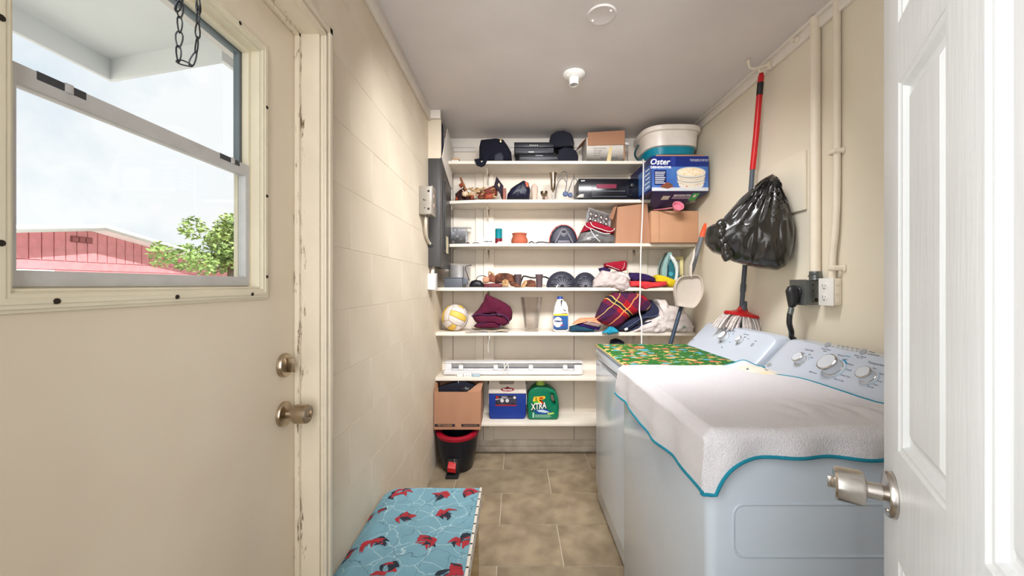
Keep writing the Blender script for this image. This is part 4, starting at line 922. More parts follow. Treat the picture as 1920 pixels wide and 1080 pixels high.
for i in range(48):
    p = P(random.uniform(874, 925), random.uniform(354, 371), random.uniform(2.76, 2.82)); p.z = max(p.z, Z2+.012); d_ = V((random.uniform(.3, 1), random.uniform(-.3, .3), random.uniform(-.15, .35))).normalized()*random.uniform(.02, .05)
    q = p+d_; q.z = max(q.z, Z2+.008); b.tube([p, (p+q)/2+V((0, 0, .004)), q], [.003, .006, .002], 6)
b.o('straw_stems', strawm, t)
B().puff(OL(2.76, (911, 364), (924, 363), (924, 373), (908, 374)), 2.75, .012, amp=.002, n=30, m=8).o('orange_piece', orange, t)
t = thing('picture_frame', 'small dark purple frame with a cream centre leaning on its corner on the second shelf', 'picture frame', (X2(935), 2.76, Z2))
q4 = OL(2.76, (926, 349), (931, 331), (944, 349), (942, 369)); i4 = OL(2.76, (933, 346), (935.5, 342), (938, 347), (936, 352))
B().plate(frontal(0, 2.765, 0), [q4, i4], .012, .002).o('frame', mat('dark_plum', (30, 16, 36), .8), t)
B().plate(frontal(0, 2.768, 0), [OL(2.768, (931, 348), (935, 339), (940, 348), (936, 355))], .004).o('mat_card', mat('cream_card', (234, 210, 176), .7), t)
B().plate(frontal(0, 2.785, 0), [OL(2.785, (941, 352), (944, 366), (943, 374), (941, 374), (938, 366))], .004).o('easel_back', maroon, t)
single(B().box(X2(943), X2(949), 2.72, 2.80, Z2, Z2+.085, .003), 'wooden_block', mat('red_brown_wood', (142, 82, 66), .6), 'upright slim red-brown wooden block beside the navy pouch', 'block')
t = thing('pouch', 'navy blue nylon pouch with an orange tab on the second shelf', 'pouch', (X2(972), 2.78, Z2))
B().puff(rest(OL(2.74, (950, 372), (951, 363), (958, 352), (970, 344), (982, 337), (991, 341), (995, 355), (993, 372)), Z2), 2.78, .06, amp=.006, n=70, m=20, fr=26, p=.7).o('pouch_body', mat('navy_nylon', (12, 14, 42), .45, bump=.3, bs=60), t)
B().plate(frame(P(988, 346, 2.715), (1, 0, 0), (-.25, .25, 1)), [rect(-.008, .008, -.020, .018)], .003, .001).o('orange_tab', mat('orange_tab', (240, 100, 70), .6), t)
bis = mat('unglazed_clay', (216, 190, 172), .75)
def vase(label, px, y0, h, prof, m, name='figurine', Y=2.78, cat='figurine'):
    b = B().lathe(Matrix.Translation(((px-966)/720*Y, Y, y0)), [(r*.001, z*h) for r, z in prof], 24); return single(b, name, m, label, cat)
vase('pale clay bottle-shaped vase between the navy pouch and the silver goblets', 1002, Z2, .135, [(22, 0), (22, .05), (17, .15), (20, .35), (27, .6), (26, .8), (16, .95), (5, 1)], bis, 'clay_vase', 2.80, 'vase')
vase('smaller pale clay cone behind the short silver goblet', 1022, Z2, .115, [(20, 0), (21, .4), (16, .75), (9, .95), (3, 1)], bis, 'clay_cone', 2.88, 'figurine')
silv = mat('tarnished_silver', (178, 160, 140), .22, 1, var=.15, vs=20)
gob = vase('short round silver goblet on the second shelf', 1020, Z2, .066, [(22, 0), (22, .04), (9, .12), (6, .3), (9, .4), (20, .55), (25, .75), (25.5, 1), (23.5, 1), (22, .75), (10, .55)], silv, 'goblet', 2.74, 'goblet')
vase('tall slender silver goblet with a flared rim on the second shelf', 1037, Z2, .200, [(20, 0), (20, .02), (6, .05), (4, .12), (7, .2), (4, .28), (6, .36), (15, .41), (18, .6), (20, .85), (26, 1), (24, 1), (17, .85), (14, .6), (4, .43)], silv, 'goblet', 2.75, 'goblet')
t = thing('stethoscope', 'grey tubed stethoscope with blue chest pieces on the second shelf', 'stethoscope', (X2(1065), 2.78, Z2))
B().tube(spl([P(1041, 372, 2.84), P(1044, 350, 2.84), P(1053, 334, 2.83), P(1062, 342, 2.82), P(1060, 358, 2.80), P(1059, 364, 2.77)], 6), .0035, 8).tube(spl([P(1063, 366, 2.76), P(1069, 350, 2.78), P(1075, 335, 2.83), P(1082, 340, 2.84), P(1081, 358, 2.82), P(1073, 371, 2.78)], 6), .0035, 8).tube(spl([P(1045, 340, 2.85), P(1052, 325, 2.85), P(1060, 322, 2.85), P(1064, 330, 2.84), P(1062, 345, 2.82)], 6), .0028, 8).o('tubing', mat('clear_grey_tube', (128, 128, 132), .3), t)
for px, py, r in ((1060, 364, .019), (1069, 366, .017)):
    c = P(px, py, 2.76); c.z = max(c.z, Z2+r+.001); B().lathe(frontal(c.x, c.y, c.z), [(r, 0), (r, .01), (r*.8, .014)], 24).o('chest_piece', mat('blue_rubber', (40, 60, 110), .45), t)
# receiver
x0, x1 = X2(1083)-.0, .869; t = thing('stereo_receiver', 'wide black stereo receiver with a red display on the second shelf', 'receiver', ((x0+x1)/2, 2.82, Z2))
B().box(x0+.002, x1, 2.715, 2.94, Z2+.010, Z2+.150, .004).o('casing', blkpl, t)
B().box(x0, x1+.001, 2.705, 2.717, Z2+.008, Z2+.148, .004).o('front_panel', glossb, t)
ww = x1-x0
def R(u0, u1, z0, z1): return (x0+ww*u0, x0+ww*u1, 2.7025, 2.7055, Z2+z0, Z2+z1)
B().box(*R(.22, .80, .028, .125), .001).o('inset_panel', mat('panel_black', (18, 18, 26), .25), t)
B().box(*[a-(.002 if i in (2, 3) else 0) for i, a in enumerate(R(.30, .63, .078, .108))]).o('display', mat('dark_red_display', (120, 20, 54), .3), t)
for i in range(16): B().box(*[a-(.002 if k in (2, 3) else 0) for k, a in enumerate(R(.25+.033*i, .275+.033*i, .056, .062))]).o('button', ink, t)
B().box(*R(.22, .80, .020, .024)).o('silver_line', ink, t)
for u, z, r in ((.90, .100, .017), (.07, .045, .006), (.86, .03, .007)): B().lathe(frontal(x0+ww*u, 2.706, Z2+z), [(r, 0), (r*.95, .012), (r*.7, .014)], 24).o('dial', blkpl, t)
B().text(frontal(x0+ww*.075, 2.7045, Z2+.132), 'SONY', .0105, .001, bold=.0004).o('lettering', white, t)
for u in (.08, .92): B().cyl((x0+ww*u, 2.74, Z2), (x0+ww*u, 2.74, Z2+.012), .014, 12).o('foot', blkpl, t)
for i in range(9): B().box(x0+ww*(.1+.09*i), x0+ww*(.16+.09*i), 2.75, 2.9, Z2+.150, Z2+.1512).o('vent', ink, t)
single(B().puff(OL(2.71, (1080, 371), (1086, 365), (1095, 363), (1094, 371)), 2.685+.02, .010, amp=.002, n=24, m=8), 'plug', mat('clear_plug', (200, 196, 190), .3), 'small clear plastic plug lying before the stereo receiver', 'plug')
# dehydrator box
t = thing('appliance_box', 'large blue printed dehydrator box hanging out over the second shelf at the right', 'box', (1.05, 2.62, Z2))
bx0, bx1, by, bz0, bz1 = .872, 1.240, 2.46, Z2-.005+.006, 2.104
blue = mat('box_blue', (14, 38, 118), .35, var=.06, vs=5); bluep = mat('box_blue_fade', (84, 128, 186), .35, var=.1, vs=4, col2=(36, 76, 150)); navyb = mat('box_navy', (18, 26, 84), .4)
B().box(bx0, bx1, by, 2.90, bz0, bz1, .002).o('carton_body', navyb, t)
F = lambda y=by: frontal(0, y, 0)
B().plate(F(by), [rect(bx0+.002, bx1-.002, bz0, bz1)], .0012).o('front_print', blue, t)
fz = lambda v: bz1-(bz1-bz0)*v
fx = lambda u: bx0+(bx1-bx0)*u
B().plate(F(by-.0012), [rect(fx(.01), fx(.99), fz(.97), fz(.30))], .0004).o('print_background', bluep, t)
B().plate(F(by-.0016), [rect(fx(.01), fx(.99), fz(1.0), fz(.90))], .0004).o('white_band', mat('print_white', (196, 198, 204), .4), t)
B().plate(F(by-.0016), [rect(fx(.05), fx(.26), fz(.83), fz(.40))], .0004).o('print_panel', navyb, t)
# picture of the round white machine with its trays
pw = mat('print_cream', (214, 208, 196), .4); pt = mat('print_tan', (196, 160, 116), .4, col2=(230, 214, 180), vs=40); ps = mat('print_shadow', (160, 150, 140), .4)
cxp = fx(.69)
def el(cx, cz, rx, rz): return circ(cx, cz, rx, 32, rz)
B().plate(F(by-.0020), [[(cxp-.092, fz(.48)), (cxp+.092, fz(.48)), (cxp+.078, fz(.85))]+[(cxp+.078*math.cos(q), fz(.85)+.020*math.sin(q)) for q in [-PI*i/10 for i in range(1, 10)]]+[(cxp-.078, fz(.85))]], .0004).o('printed_machine', pw, t)
for i in range(4):
    z = fz(.50+.065*i); B().plate(F(by-.0024), [[(cxp+.091*math.cos(q), z+.026*math.sin(q)) for q in [-PI*j/12 for j in range(13)]]+[(cxp+.091*math.cos(q), z-.005+.026*math.sin(q)) for q in [-PI+PI*j/12 for j in range(13)]]], .0003).o('printed_tray', pt if i % 2 else ps, t)
B().plate(F(by-.0026), [el(cxp, fz(.46), .093, .032)], .0003).o('printed_lid', pw, t)
B().plate(F(by-.0029), [el(cxp, fz(.46), .080, .024)], .0003).o('printed_food', mat('print_food', (226, 196, 150), .4, col2=(240, 228, 206), vs=60), t)
B().lathe(frontal(cxp-.028, by-.0026, fz(.87)), [(.004, 0), (.004, .0004)], 12).o('printed_switch', redp, t)
B().plate(F(by-.0026), [[(fx(.15)+x, fz(.90)+z) for x, z in ((0, 0), (.02, .022), (.05, .034), (.075, .02), (.086, .004), (.05, -.008))]], .0004).o('printed_vegetables', mat('print_veg', (150, 56, 38), .5, col2=(74, 62, 40), vs=60), t)
b = B(); b.text(frontal(fx(.14), by-.0018, fz(.17)), 'Oster', .052, bold=.0012, shear=.25); b.text(frontal(fx(.165), by-.0018, fz(.325)), 'DESHIDRATOR', .0195, bold=.0006)
for i in range(7): b.plate(F(by-.0022), [rect(fx(.065), fx(.24-.012*(i % 3)), fz(.47+.052*i), fz(.452+.052*i))], .0002)
B().text(frontal(fx(.83), by-.0018, fz(.10)), 'Deshidratador de alimentos', .0105).text(frontal(fx(.83), by-.0018, fz(.135)), 'Food dehydrator with trays', .0100).o('lettering', mat('print_white2', (236, 236, 240), .4), t)
b.o('lettering', mat('print_white2', (236, 236, 240), .4), t)
B().plate(F(by-.0016), [rect(fx(.34), fx(.42), fz(.28), fz(.0))], .0008).o('tape', mat('blue_tape', (40, 60, 140), .2), t)
# lower front flap with cut corners
ff = [(bx0+.01, bz0), (bx1, bz0), (bx1, bz0-.022), (bx1-.10, bz0-.082), (bx0+.09, bz0-.105), (bx0+.045, bz0-.085)]
fl_ = thing
FLM = frame((0, by, bz0), (1, 0, 0), (0, -.17, .064)) @ Matrix.Diagonal((1, 2.0, 1, 1)) @ Matrix.Translation((0, -bz0, 0))
B().plate(FLM @ Matrix.Translation((0, 0, -.004)), [ff], .004, .0008).o('lower_flap', navyb, t)
B().plate(FLM, [rect(fx(.26), fx(.39), bz0-.05, bz0-.028)], .0004).o('bar_label', pw, t)
B().plate(FLM, [rect(fx(.76), fx(.88), bz0-.055, bz0-.012)], .0004).o('green_print', mat('print_green', (70, 176, 96), .4), t)
b = B().text(FLM @ Matrix.Translation((fx(.60), bz0-.026, .0002)), 'DESHIDRATOR', .016, bold=.0004).text(FLM @ Matrix.Translation((fx(.60), bz0-.040, .0002)), 'FOOD DEHYDRATOR', .012).lathe(FLM @ Matrix.Translation((fx(.46), bz0-.026, .0002)), [(.006, 0), (.006, .0004)], 14).lathe(FLM @ Matrix.Translation((fx(.82), bz0-.028, .0002)), [(.008, 0), (.008, .0004)], 14)
b.o('flap_lettering', MC['print_white2'], t)
B().plate(frame((bx0-.0008, 0, 0), (0, -1, 0), (0, 0, 1)), [rect(-2.72, -2.47, bz0+.02, bz1-.05)], .001).o('side_print', bluep, t)
b = B()
for i in range(5): b.box(bx0-.0026, bx0-.0018, 2.49, 2.56+.02*(i % 2), bz1-.075-.028*i, bz1-.068-.028*i)
b.o('side_lettering', MC['print_white2'], t)
B().box(bx0+.03, bx1-.03, by+.001, by+.004, bz1-.001, bz1+.010).o('torn_edge', card, t)
# ---- third shelf
def X3(px): return (px-966)/720*2.74
clear = mat('clear_plastic', (210, 214, 222), .12, alpha=.35, var=.05)
t = thing('plastic_tub', 'clear plastic tub of small dark caps, leftmost on the third shelf', 'container', (X3(858), 2.86, Z3))
tx0, tx1 = -.465, X3(872)
b = B().box(tx0, tx1, 2.78, 2.783, Z3, Z3+.118).box(tx0, tx1, 2.90, 2.903, Z3, Z3+.118).box(tx0, tx0+.003, 2.783, 2.90, Z3, Z3+.118).box(tx1-.003, tx1, 2.783, 2.90, Z3, Z3+.118).box(tx0, tx1, 2.78, 2.903, Z3, Z3+.003)
b.o('tub', clear, t); B().faces([(tx0, 2.76, Z3+.120), (tx1+.04, 2.76, Z3+.120), (tx1+.03, 2.91, Z3+.130), (tx0, 2.91, Z3+.130), (tx0, 2.76, Z3+.125), (tx1+.04, 2.76, Z3+.125), (tx1+.03, 2.91, Z3+.135), (tx0, 2.91, Z3+.135)], [(0, 1, 2, 3), (7, 6, 5, 4), (0, 4, 5, 1), (1, 5, 6, 2), (2, 6, 7, 3), (3, 7, 4, 0)]).o('lid', mat('cloudy_lid', (190, 192, 200), .2, alpha=.6), t)
random.seed(6); capm = mat('dark_cap', (58, 60, 72), .4); capw = mat('pale_cap', (206, 204, 206), .4)
for i in range(4):
    for j in range(5):
        c = (tx0+.017+i*.027, 2.792+.0*j, Z3+.018+j*.0215)
        if c[0] > tx1-.012: continue
        B().lathe(frame(c, (1, 0, 0), (0, 0, 1)), [(.0095, 0), (.0095, .006), (.006, .007)], 12).o('cap', capm if (i+j) % 3 else capw, t)
single(B().puff([(X3(870), Z3+.001), (X3(882), Z3+.001), (X3(880), Z3+.010), (X3(876), Z3+.016), (X3(874), Z3+.01)], 2.76, .012, amp=.002, n=24, m=8), 'small_clip', MC['dark_maroon'], 'tiny dark red clip beside the clear tub on the third shelf', 'clip')
single(B().tube(spl([(X3(885), 2.75, Z3+.003), (X3(890), 2.76, Z3+.010), (X3(896), 2.75, Z3+.008), (X3(899), 2.75, Z3+.003)], 4), .003, 6), 'glasses', capm, 'small dark wire piece lying left of the white card on the third shelf', 'wire')
t = thing('name_card', 'small white card with black lettering standing on the third shelf', 'card', (X3(916), 2.72, Z3))
B().box(X3(904.5), X3(928), 2.715, 2.735, Z3, Z3+.043, .001).o('card', white, t)
B().text(frontal(X3(916), 2.7145, Z3+.030), 'RUBY', .007).o('lettering', blk, t); B().text(frontal(X3(916), 2.7145, Z3+.014), 'RUBINOSKI', .0115, bold=.0007).o('lettering', blk, t)
t = thing('candle_jar', 'teal and dark red glass candle jar behind the white card on the third shelf', 'candle', (X3(935), 2.80, Z3))
cxj = (935-966)/720*2.80
B().lathe(Matrix.Translation((cxj, 2.80, Z3)), [(.025, 0), (.026, .004), (.026, .045)], 24).o('lower_band', MC['dark_maroon'] if 0 else mat('wine_glass_red', (120, 30, 44), .25), t)
B().lathe(Matrix.Translation((cxj, 2.80, Z3)), [(.0262, .045), (.0262, .114), (.023, .116), (.023, .108)], 24).o('glass', mat('teal_glass', (0, 128, 140), .15, var=.1), t)
single(B().puff([(X3(930), Z3+.001), (X3(956), Z3+.001), (X3(957), Z3+.010), (X3(950), Z3+.020), (X3(934), Z3+.018)], 2.755, .018, amp=.004, n=40, m=10, fr=50, p=.7), 'plastic_bag', mat('clear_film', (206, 200, 196), .2, bump=.4, bs=60), 'small crumpled clear plastic packet before the teal candle jar', 'bag')
t = vase('round terracotta pot in the middle of the third shelf', 974, Z3, .081, [(48, 0), (56, .08), (61, .28), (58, .5), (49, .72), (50, .85), (55, .95), (54, 1), (48, 1), (43, .8), (50, .4), (30, .08)], mat('terracotta', (176, 92, 66), .75, var=.08, vs=12), 'terracotta_pot', 2.79, 'pot')
single(B().tube(spl([(X3(990), 2.78, Z3+.004), (X3(997), 2.76, Z3+.018), (X3(1003), 2.76, Z3+.005), (X3(1010), 2.77, Z3+.015), (X3(1020), 2.76, Z3+.014), (X3(1034), 2.765, Z3+.006)], 5), .0045, 6), 'cable', blk, 'black cable lying between the terracotta pot and the red-rimmed wheel', 'cable')
rub = mat('grey_rubber', (40, 41, 56), .5, bump=.15, bs=50); rub2 = mat('grey_plastic_light', (108, 106, 116), .45)
def wheel(name, label, cx, cz, R_, Y, m1, rim=None, spokes=12, style=0, group=None):
    t = thing(name, label, 'wheel', (cx, Y, cz-R_), group); M = frontal(cx, Y, cz)
    B().lathe(M, [(R_*.97, -.022), (R_, -.012), (R_, .008), (R_*.93, .016), (R_*.84, .010), (R_*.80, .004), (R_*.3, .002)], 48).o('disc', m1, t)
    if rim: B().lathe(M, [(R_*1.0, -.004), (R_*1.012, -.002), (R_*1.012, .002), (R_*1.0, .004)], 48, cap=False).o('rim', rim, t)
    b = B().lathe(M, [(R_*.24, .002), (R_*.24, .018), (R_*.16, .024), (R_*.08, .020)], 24)
    if style == 0:
        for i in range(spokes):
            a = 2*PI*i/spokes; b.tube([M @ V((R_*.26*math.cos(a), R_*.26*math.sin(a), .010)), M @ V((R_*.52*math.cos(a), R_*.52*math.sin(a), .006))], [.005, .0025], 6)
    else:
        for a in (1.22, 1.92, -1.0, -2.1): b.tube([M @ V((R_*.15*math.cos(a), R_*.15*math.sin(a), .016)), M @ V((R_*.86*math.cos(a), R_*.86*math.sin(a), .010))], .008, 8)
    b.o('hub', rub2, t)
    b = B()
    for i in range(14):
        a = 2*PI*i/14+.1; b.ball(M @ V((R_*.70*math.cos(a), R_*.70*math.sin(a), .005)), .006, 8, (1.6, .4, .7))
    b.o('cutouts', blkpl, t)
    return t
wheel('toy_wheel', 'dark plastic disc with a thin red rim and a three-armed hub on the third shelf', X3(1057), Z3+.051, .097, 2.80, rub, redp, style=1) if 0 else None
def halfdisc():
    t = thing('vacuum_part', 'dark domed plastic part with a thin red rim and forked arms on the third shelf', 'plastic part', (X3(1057), 2.80, Z3))
    Y = 2.79; ol = rest(OL(Y, (1031, 456), (1032, 444), (1036, 434), (1043, 426), (1052, 422), (1062, 422), (1071, 426), (1078, 434), (1082, 445), (1083, 456)), Z3)
    B().puff(ol, 2.82, .04, n=70, m=18, amp=.001, p=.5).o('dome', rub, t)
    o2 = [(x+(x-X3(1057))*.02, z+(z-Z3)*.02) for x, z in ol]
    B().tube(spl([V((x, 2.815, z)) for x, z in o2], 4), .0028, 6).o('red_rim', redp, t)
    b = B().tube([P(1055, 428, 2.775), P(1048, 442, 2.772), P(1041, 455, 2.77)], [.006, .009, .007], 8).tube([P(1059, 428, 2.775), P(1067, 442, 2.772), P(1074, 455, 2.77)], [.006, .009, .007], 8)
    b.puff(OL(2.775, (1053, 428), (1061, 428), (1064, 440), (1057, 446), (1050, 440)), 2.775, .008, n=30, m=8, amp=0).puff(OL(2.77, (1046, 450), (1068, 450), (1070, 456), (1044, 456)), 2.772, .010, n=30, m=8, amp=0)
    b.o('forked_arm', rub2, t)
    B().ball(P(1057, 434, 2.766), .014, 14, (1, .3, .7)).o('hole', blkpl, t)
halfdisc()
# grey film bag, red drawstring cloth, tray of bulbs
t = thing('plastic_bag', 'crumpled clear grey plastic bag at the bottom of the pile on the third shelf', 'bag', (X3(1120), 2.80, Z3))
B().puff(rest(OL(2.74, (1080, 456), (1086, 445), (1090, 434), (1105, 428), (1130, 431), (1150, 439), (1158, 446), (1156, 456)), Z3), 2.80, .08, n=90, m=26, amp=.007, fr=30, p=.6, jag=.003).o('film', mat('grey_film', (112, 108, 106), .22, bump=.5, bs=40, bdet=5, col2=(84, 82, 86), vs=20), t, ang=70)
t = thing('drawstring_bag', 'dark red drawstring cloth bag with white cords lying over the grey plastic bag', 'bag', (X3(1120), 2.76, Z3+.07))
B().puff(OL(2.74, (1089, 436), (1094, 426), (1100, 417), (1117, 415), (1132, 422), (1146, 426), (1152, 430), (1151, 438), (1135, 439), (1118, 433), (1104, 428), (1096, 432)), 2.76, .06, n=90, m=20, amp=.007, fr=34, p=.8, fold=(.6, 1.5)).o('cloth', clothmat('crimson_cloth', (150, 8, 38)), t, ang=70)
B().tube(spl([P(1097, 419, 2.695), P(1100, 425, 2.69), P(1112, 430, 2.69), P(1130, 437, 2.69), P(1144, 438, 2.69)], 5), .0022, 6).tube(spl([P(1107, 416, 2.695), P(1112, 424, 2.69), P(1128, 430, 2.69), P(1143, 434, 2.69), P(1151, 431, 2.70), P(1152, 428, 2.71)], 5), .0022, 6).tube(spl([P(1107, 429, 2.69), P(1110, 436, 2.69), P(1118, 446, 2.69), P(1125, 453, 2.70)], 5), .0026, 6).o('cord', white, t)
t = thing('ornament_tray', 'clear plastic tray of shiny silver balls propped on top of the red drawstring bag', 'tray', (X3(1120), 2.82, Z3+.13))
TM = frame(P(1122, 411, 2.78), V((1, 0, -.32)), V((.32*.5, .3, 1)))
B().box(-.085, .085, -.045, .050, -.03, -.025, .002, M=TM).box(-.085, .085, .046, .050, -.03, .03, .001, M=TM).box(-.085, -.081, -.045, .05, -.03, .03, .001, M=TM).box(.081, .085, -.045, .05, -.03, .03, .001, M=TM).o('tray', clear, t)
sil = mat('silver_ball', (205, 202, 204), .16, 1)
for i in range(4):
    for j in range(2): B().ball(TM @ V((-.06+i*.040, -.022+j*.042, -.002)), .0195, 16).o('ball', sil, t)
# cardboard boxes
def opencarton(name, label, x0, x1, y0, y1, z0, z1, m, yaw=0, flaps=()):
    t = thing(name, label, 'box', ((x0+x1)/2, (y0+y1)/2, z0)); th = .004; c = V(((x0+x1)/2, (y0+y1)/2, 0)); M = Matrix.Translation(c) @ Matrix.Rotation(yaw, 4, 'Z') @ Matrix.Translation(-c)
    b = B().box(x0, x1, y0, y0+th, z0, z1, .001).box(x0, x1, y1-th, y1, z0, z1, .001).box(x0, x0+th, y0+th, y1-th, z0, z1, .001).box(x1-th, x1, y0+th, y1-th, z0, z1, .001).box(x0+th, x1-th, y0+th, y1-th, z0, z0+th)
    b.xf(M).o('carton_body', m, t)
    return t, M
def quadslab(b, pts, n_):
    pts = [V(p) for p in pts]; q = [p+V(n_) for p in pts]; return b.faces(pts+q, [(0, 1, 2, 3), (7, 6, 5, 4), (0, 4, 5, 1), (1, 5, 6, 2), (2, 6, 7, 3), (3, 7, 4, 0)])
t = thing('cardboard_box', 'tall cardboard box with a folded-down corner flap beside the pile on the third shelf', 'box', (X3(1182), 2.80, Z3))
fb_ = [P(1154, 455, 2.715), P(1219, 455, 2.70), P(1214, 380, 2.70), P(1158, 388, 2.715)]; fb_[0].z = fb_[1].z = Z3+.001
bb_ = [p+V((-.0, .20, 0)) for p in fb_]; 
for p in fb_+bb_: p.z = min(p.z, Z2-.026)
b = B().faces(fb_+bb_, [(0, 1, 2, 3), (7, 6, 5, 4), (0, 4, 5, 1), (1, 5, 6, 2), (2, 6, 7, 3), (3, 7, 4, 0)]); b.o('carton_body', card, t)
b = quadslab(B(), [P(1157, 386, 2.712), P(1150, 389, 2.76), P(1142, 408, 2.75), P(1149, 412, 2.70)], (0, .003, .001)); b.o('flap', card, t)
t, _ = opencarton('cardboard_box', 'wide tan cardboard box at the right end of the third shelf', (1221-966)/720*2.66, (1309-966)/720*2.66, 2.66, 2.93, Z3+.001, CH+(534-396)/720*2.66, card2)
b = quadslab(B(), [((1221-966)/720*2.66, 2.664, CH+(534-396)/720*2.66), ((1309-966)/720*2.66, 2.664, CH+(534-396)/720*2.66), (1.262, 2.76, CH+(534-396)/720*2.66+.012), (.96, 2.77, CH+(534-396)/720*2.66+.014)], (0, 0, .003)); b.o('flap', card2, t)
B().box(.995, 1.0, 2.6585, 2.660, Z3+.004, CH+(534-398)/720*2.66).o('score_line', card, t)
pk = thing('measuring_cup', 'pink plastic measuring scoop on the tan cardboard box', 'cup', (1.12, 2.68, 1.79)); pink = mat('pink_plastic', (222, 130, 150), .35)
zc = CH+(534-396)/720*2.66+.02
PM = Matrix.Translation((1.083, 2.565, 1.797)) @ Matrix.Rotation(math.radians(62), 4, 'X')
B().lathe(PM, [(.020, -.014), (.026, -.012), (.036, .016), (.038, .016), (.038, .019), (.034, .019), (.026, -.004), (.01, -.008)], 28).o('cup', pink, pk)
B().tube([(1.060, 2.575, 1.797), (1.02, 2.62, 1.797), (.965, 2.675, zc-.008)], [.013, .011, .008], 10, flat=.4).o('handle', pink, pk)
# ---- fourth shelf
def X4(px): return (px-966)/720*2.74
t = thing('metal_pot', 'dented pale metal pot behind the grey plastic box on the fourth shelf', 'pot', (X4(863), 2.85, Z4))
pm = mat('pale_tin', (196, 192, 190), .35, .4, var=.08)
B().lathe(Matrix.Translation(((862-966)/720*2.84, 2.84, Z4)), [(.073, 0), (.078, .006), (.080, .150), (.083, .158), (.084, .163), (.079, .160), (.074, .02)], 36).o('pot_body', pm, t)
B().tube(spl([P(884, 497, 2.77), P(872, 501, 2.75), P(876, 514, 2.74), P(880, 526, 2.74)], 3), .0028, 6).tube([P(869, 499, 2.75), P(869, 520, 2.74)], .0022, 6).o('wire', darkm, t)
t = thing('plastic_box', 'low grey plastic box on the left end of the fourth shelf', 'box', (X4(852), 2.75, Z4))
gb = mat('grey_box_plastic', (92, 96, 104), .45)
B().box(X4(834), X4(868), 2.71, 2.76, Z4, Z4+.066, .004).box(X4(868), X4(878), 2.72, 2.75, Z4+.02, Z4+.066, .004).o('tray_body', gb, t); B().box(X4(833), X4(869), 2.705, 2.765, Z4+.066, Z4+.071, .002).o('lid', gb, t)
t = thing('computer_mouse', 'dark blue-black computer mouse with its cord on the fourth shelf', 'mouse', (X4(894), 2.74, Z4))
B().puff([(X4(880), Z4+.002), (X4(908), Z4+.002), (X4(908), Z4+.022), (X4(902), Z4+.048), (X4(892), Z4+.056), (X4(884), Z4+.046), (X4(880), Z4+.02)], 2.74, .035, amp=0, n=50, m=16, p=.8).o('mouse_body', blkpl, t)
B().tube(spl([P(893, 524, 2.75), P(896, 519, 2.77), P(905, 517, 2.80), P(915, 520, 2.82)], 5), .0028, 6).o('cord', blk, t)
def lump(label, pp, Y, D, m, amp=.006, fr=40, seed=0, name='dried_pod', cat='dried pod', group=None, p=.85):
    ol = rest(OL(Y, *pp), Z4); return single(B().puff(ol, Y, D, n=48, m=16, amp=amp, fr=fr, seed=seed, p=p), name, m, label, cat, group, ang=70)
lump('round tan dried pod, leftmost of the dried pods on the fourth shelf', [(905, 532), (905, 521), (912, 518), (918, 521), (917, 530)], 2.76, .02, mat('tan_pod', (196, 142, 112), .7), .002, seed=1)
t = thing('garlic_braid', 'dried bulbs with papery cream tips on the fourth shelf', 'dried bulbs', (X4(920), 2.78, Z4))
B().puff(OL(2.78, (914, 528), (916, 516), (924, 511), (930, 519), (928, 530)), 2.78, .02, amp=.003, n=40, m=12, fr=50).o('bulb', mat('brown_bulb', (150, 90, 66), .7, col2=(120, 64, 50), vs=30), t)
B().tube(spl([P(916, 516, 2.77), P(917, 510, 2.77), P(922, 512, 2.76), P(927, 518, 2.76)], 4), [.003, .004, .005, .005, .006, .006, .007, .007, .006, .005, .004, .003, .003], 7).o('papery_tip', strawm, t)
lump('long wrinkled brown dried root, topmost on the fourth shelf pile', [(928, 532), (928, 517), (936, 512), (952, 512), (965, 517), (966, 528), (950, 531)], 2.80, .03, dry, .008, 60, 4, 'dried_root', 'dried root')
lump('dark red dried chilli cluster at the front of the fourth shelf', [(905, 539), (908, 532), (930, 531), (942, 533), (941, 539)], 2.74, .022, mat('dark_chilli', (104, 36, 44), .5, bump=.3, bs=50), .004, 50, 5, 'dried_chilli', 'dried chilli')
lump('small straw-coloured husk before the brown root on the fourth shelf', [(941, 536), (941, 527), (947, 523), (954, 527), (953, 537)], 2.72, .014, strawm, .004, 60, 6, 'dried_husk', 'dried husk')
lump('curved brown dried pod pointing right, left of the gap on the fourth shelf', [(954, 531), (962, 527), (974, 534), (977, 540), (968, 539), (958, 536)], 2.73, .015, dry, .004, 50, 7)
lump('curved brown dried pod leaning left, just before the second dark cylinder', [(976, 540), (980, 530), (986, 524), (989, 530), (984, 539)], 2.73, .014, strawm, .004, 50, 8)
lump('chunky rough brown dried piece beside the second dark cylinder', [(985, 538), (986, 526), (995, 524), (1004, 527), (1005, 538)], 2.76, .022, dry, .005, 60, 9)
for px, l_ in ((971, 'dark brown short tube with a flared top, nearer the brown root'), (1011, 'dark brown short tube with a flared top, nearer the dark wheels')):
    vase(l_, px, Z4, .094, [(22, 0), (23, .1), (24, .6), (27, .93), (28, 1), (24, 1), (20, .6)], mat('dark_brown_resin', (84, 66, 70), .5), 'candle_holder', 2.76, 'candle holder')
single(B().tube(spl([P(974, 540, 2.87)+V((0, 0, .012)), P(980, 520, 2.86), P(985, 518, 2.85), P(1000, 521, 2.85), P(1020, 519, 2.85), P(1030, 523, 2.86)], 4), .006, 8), 'cable', blkpl, 'dark cable running behind the two brown tubes on the fourth shelf', 'cable')
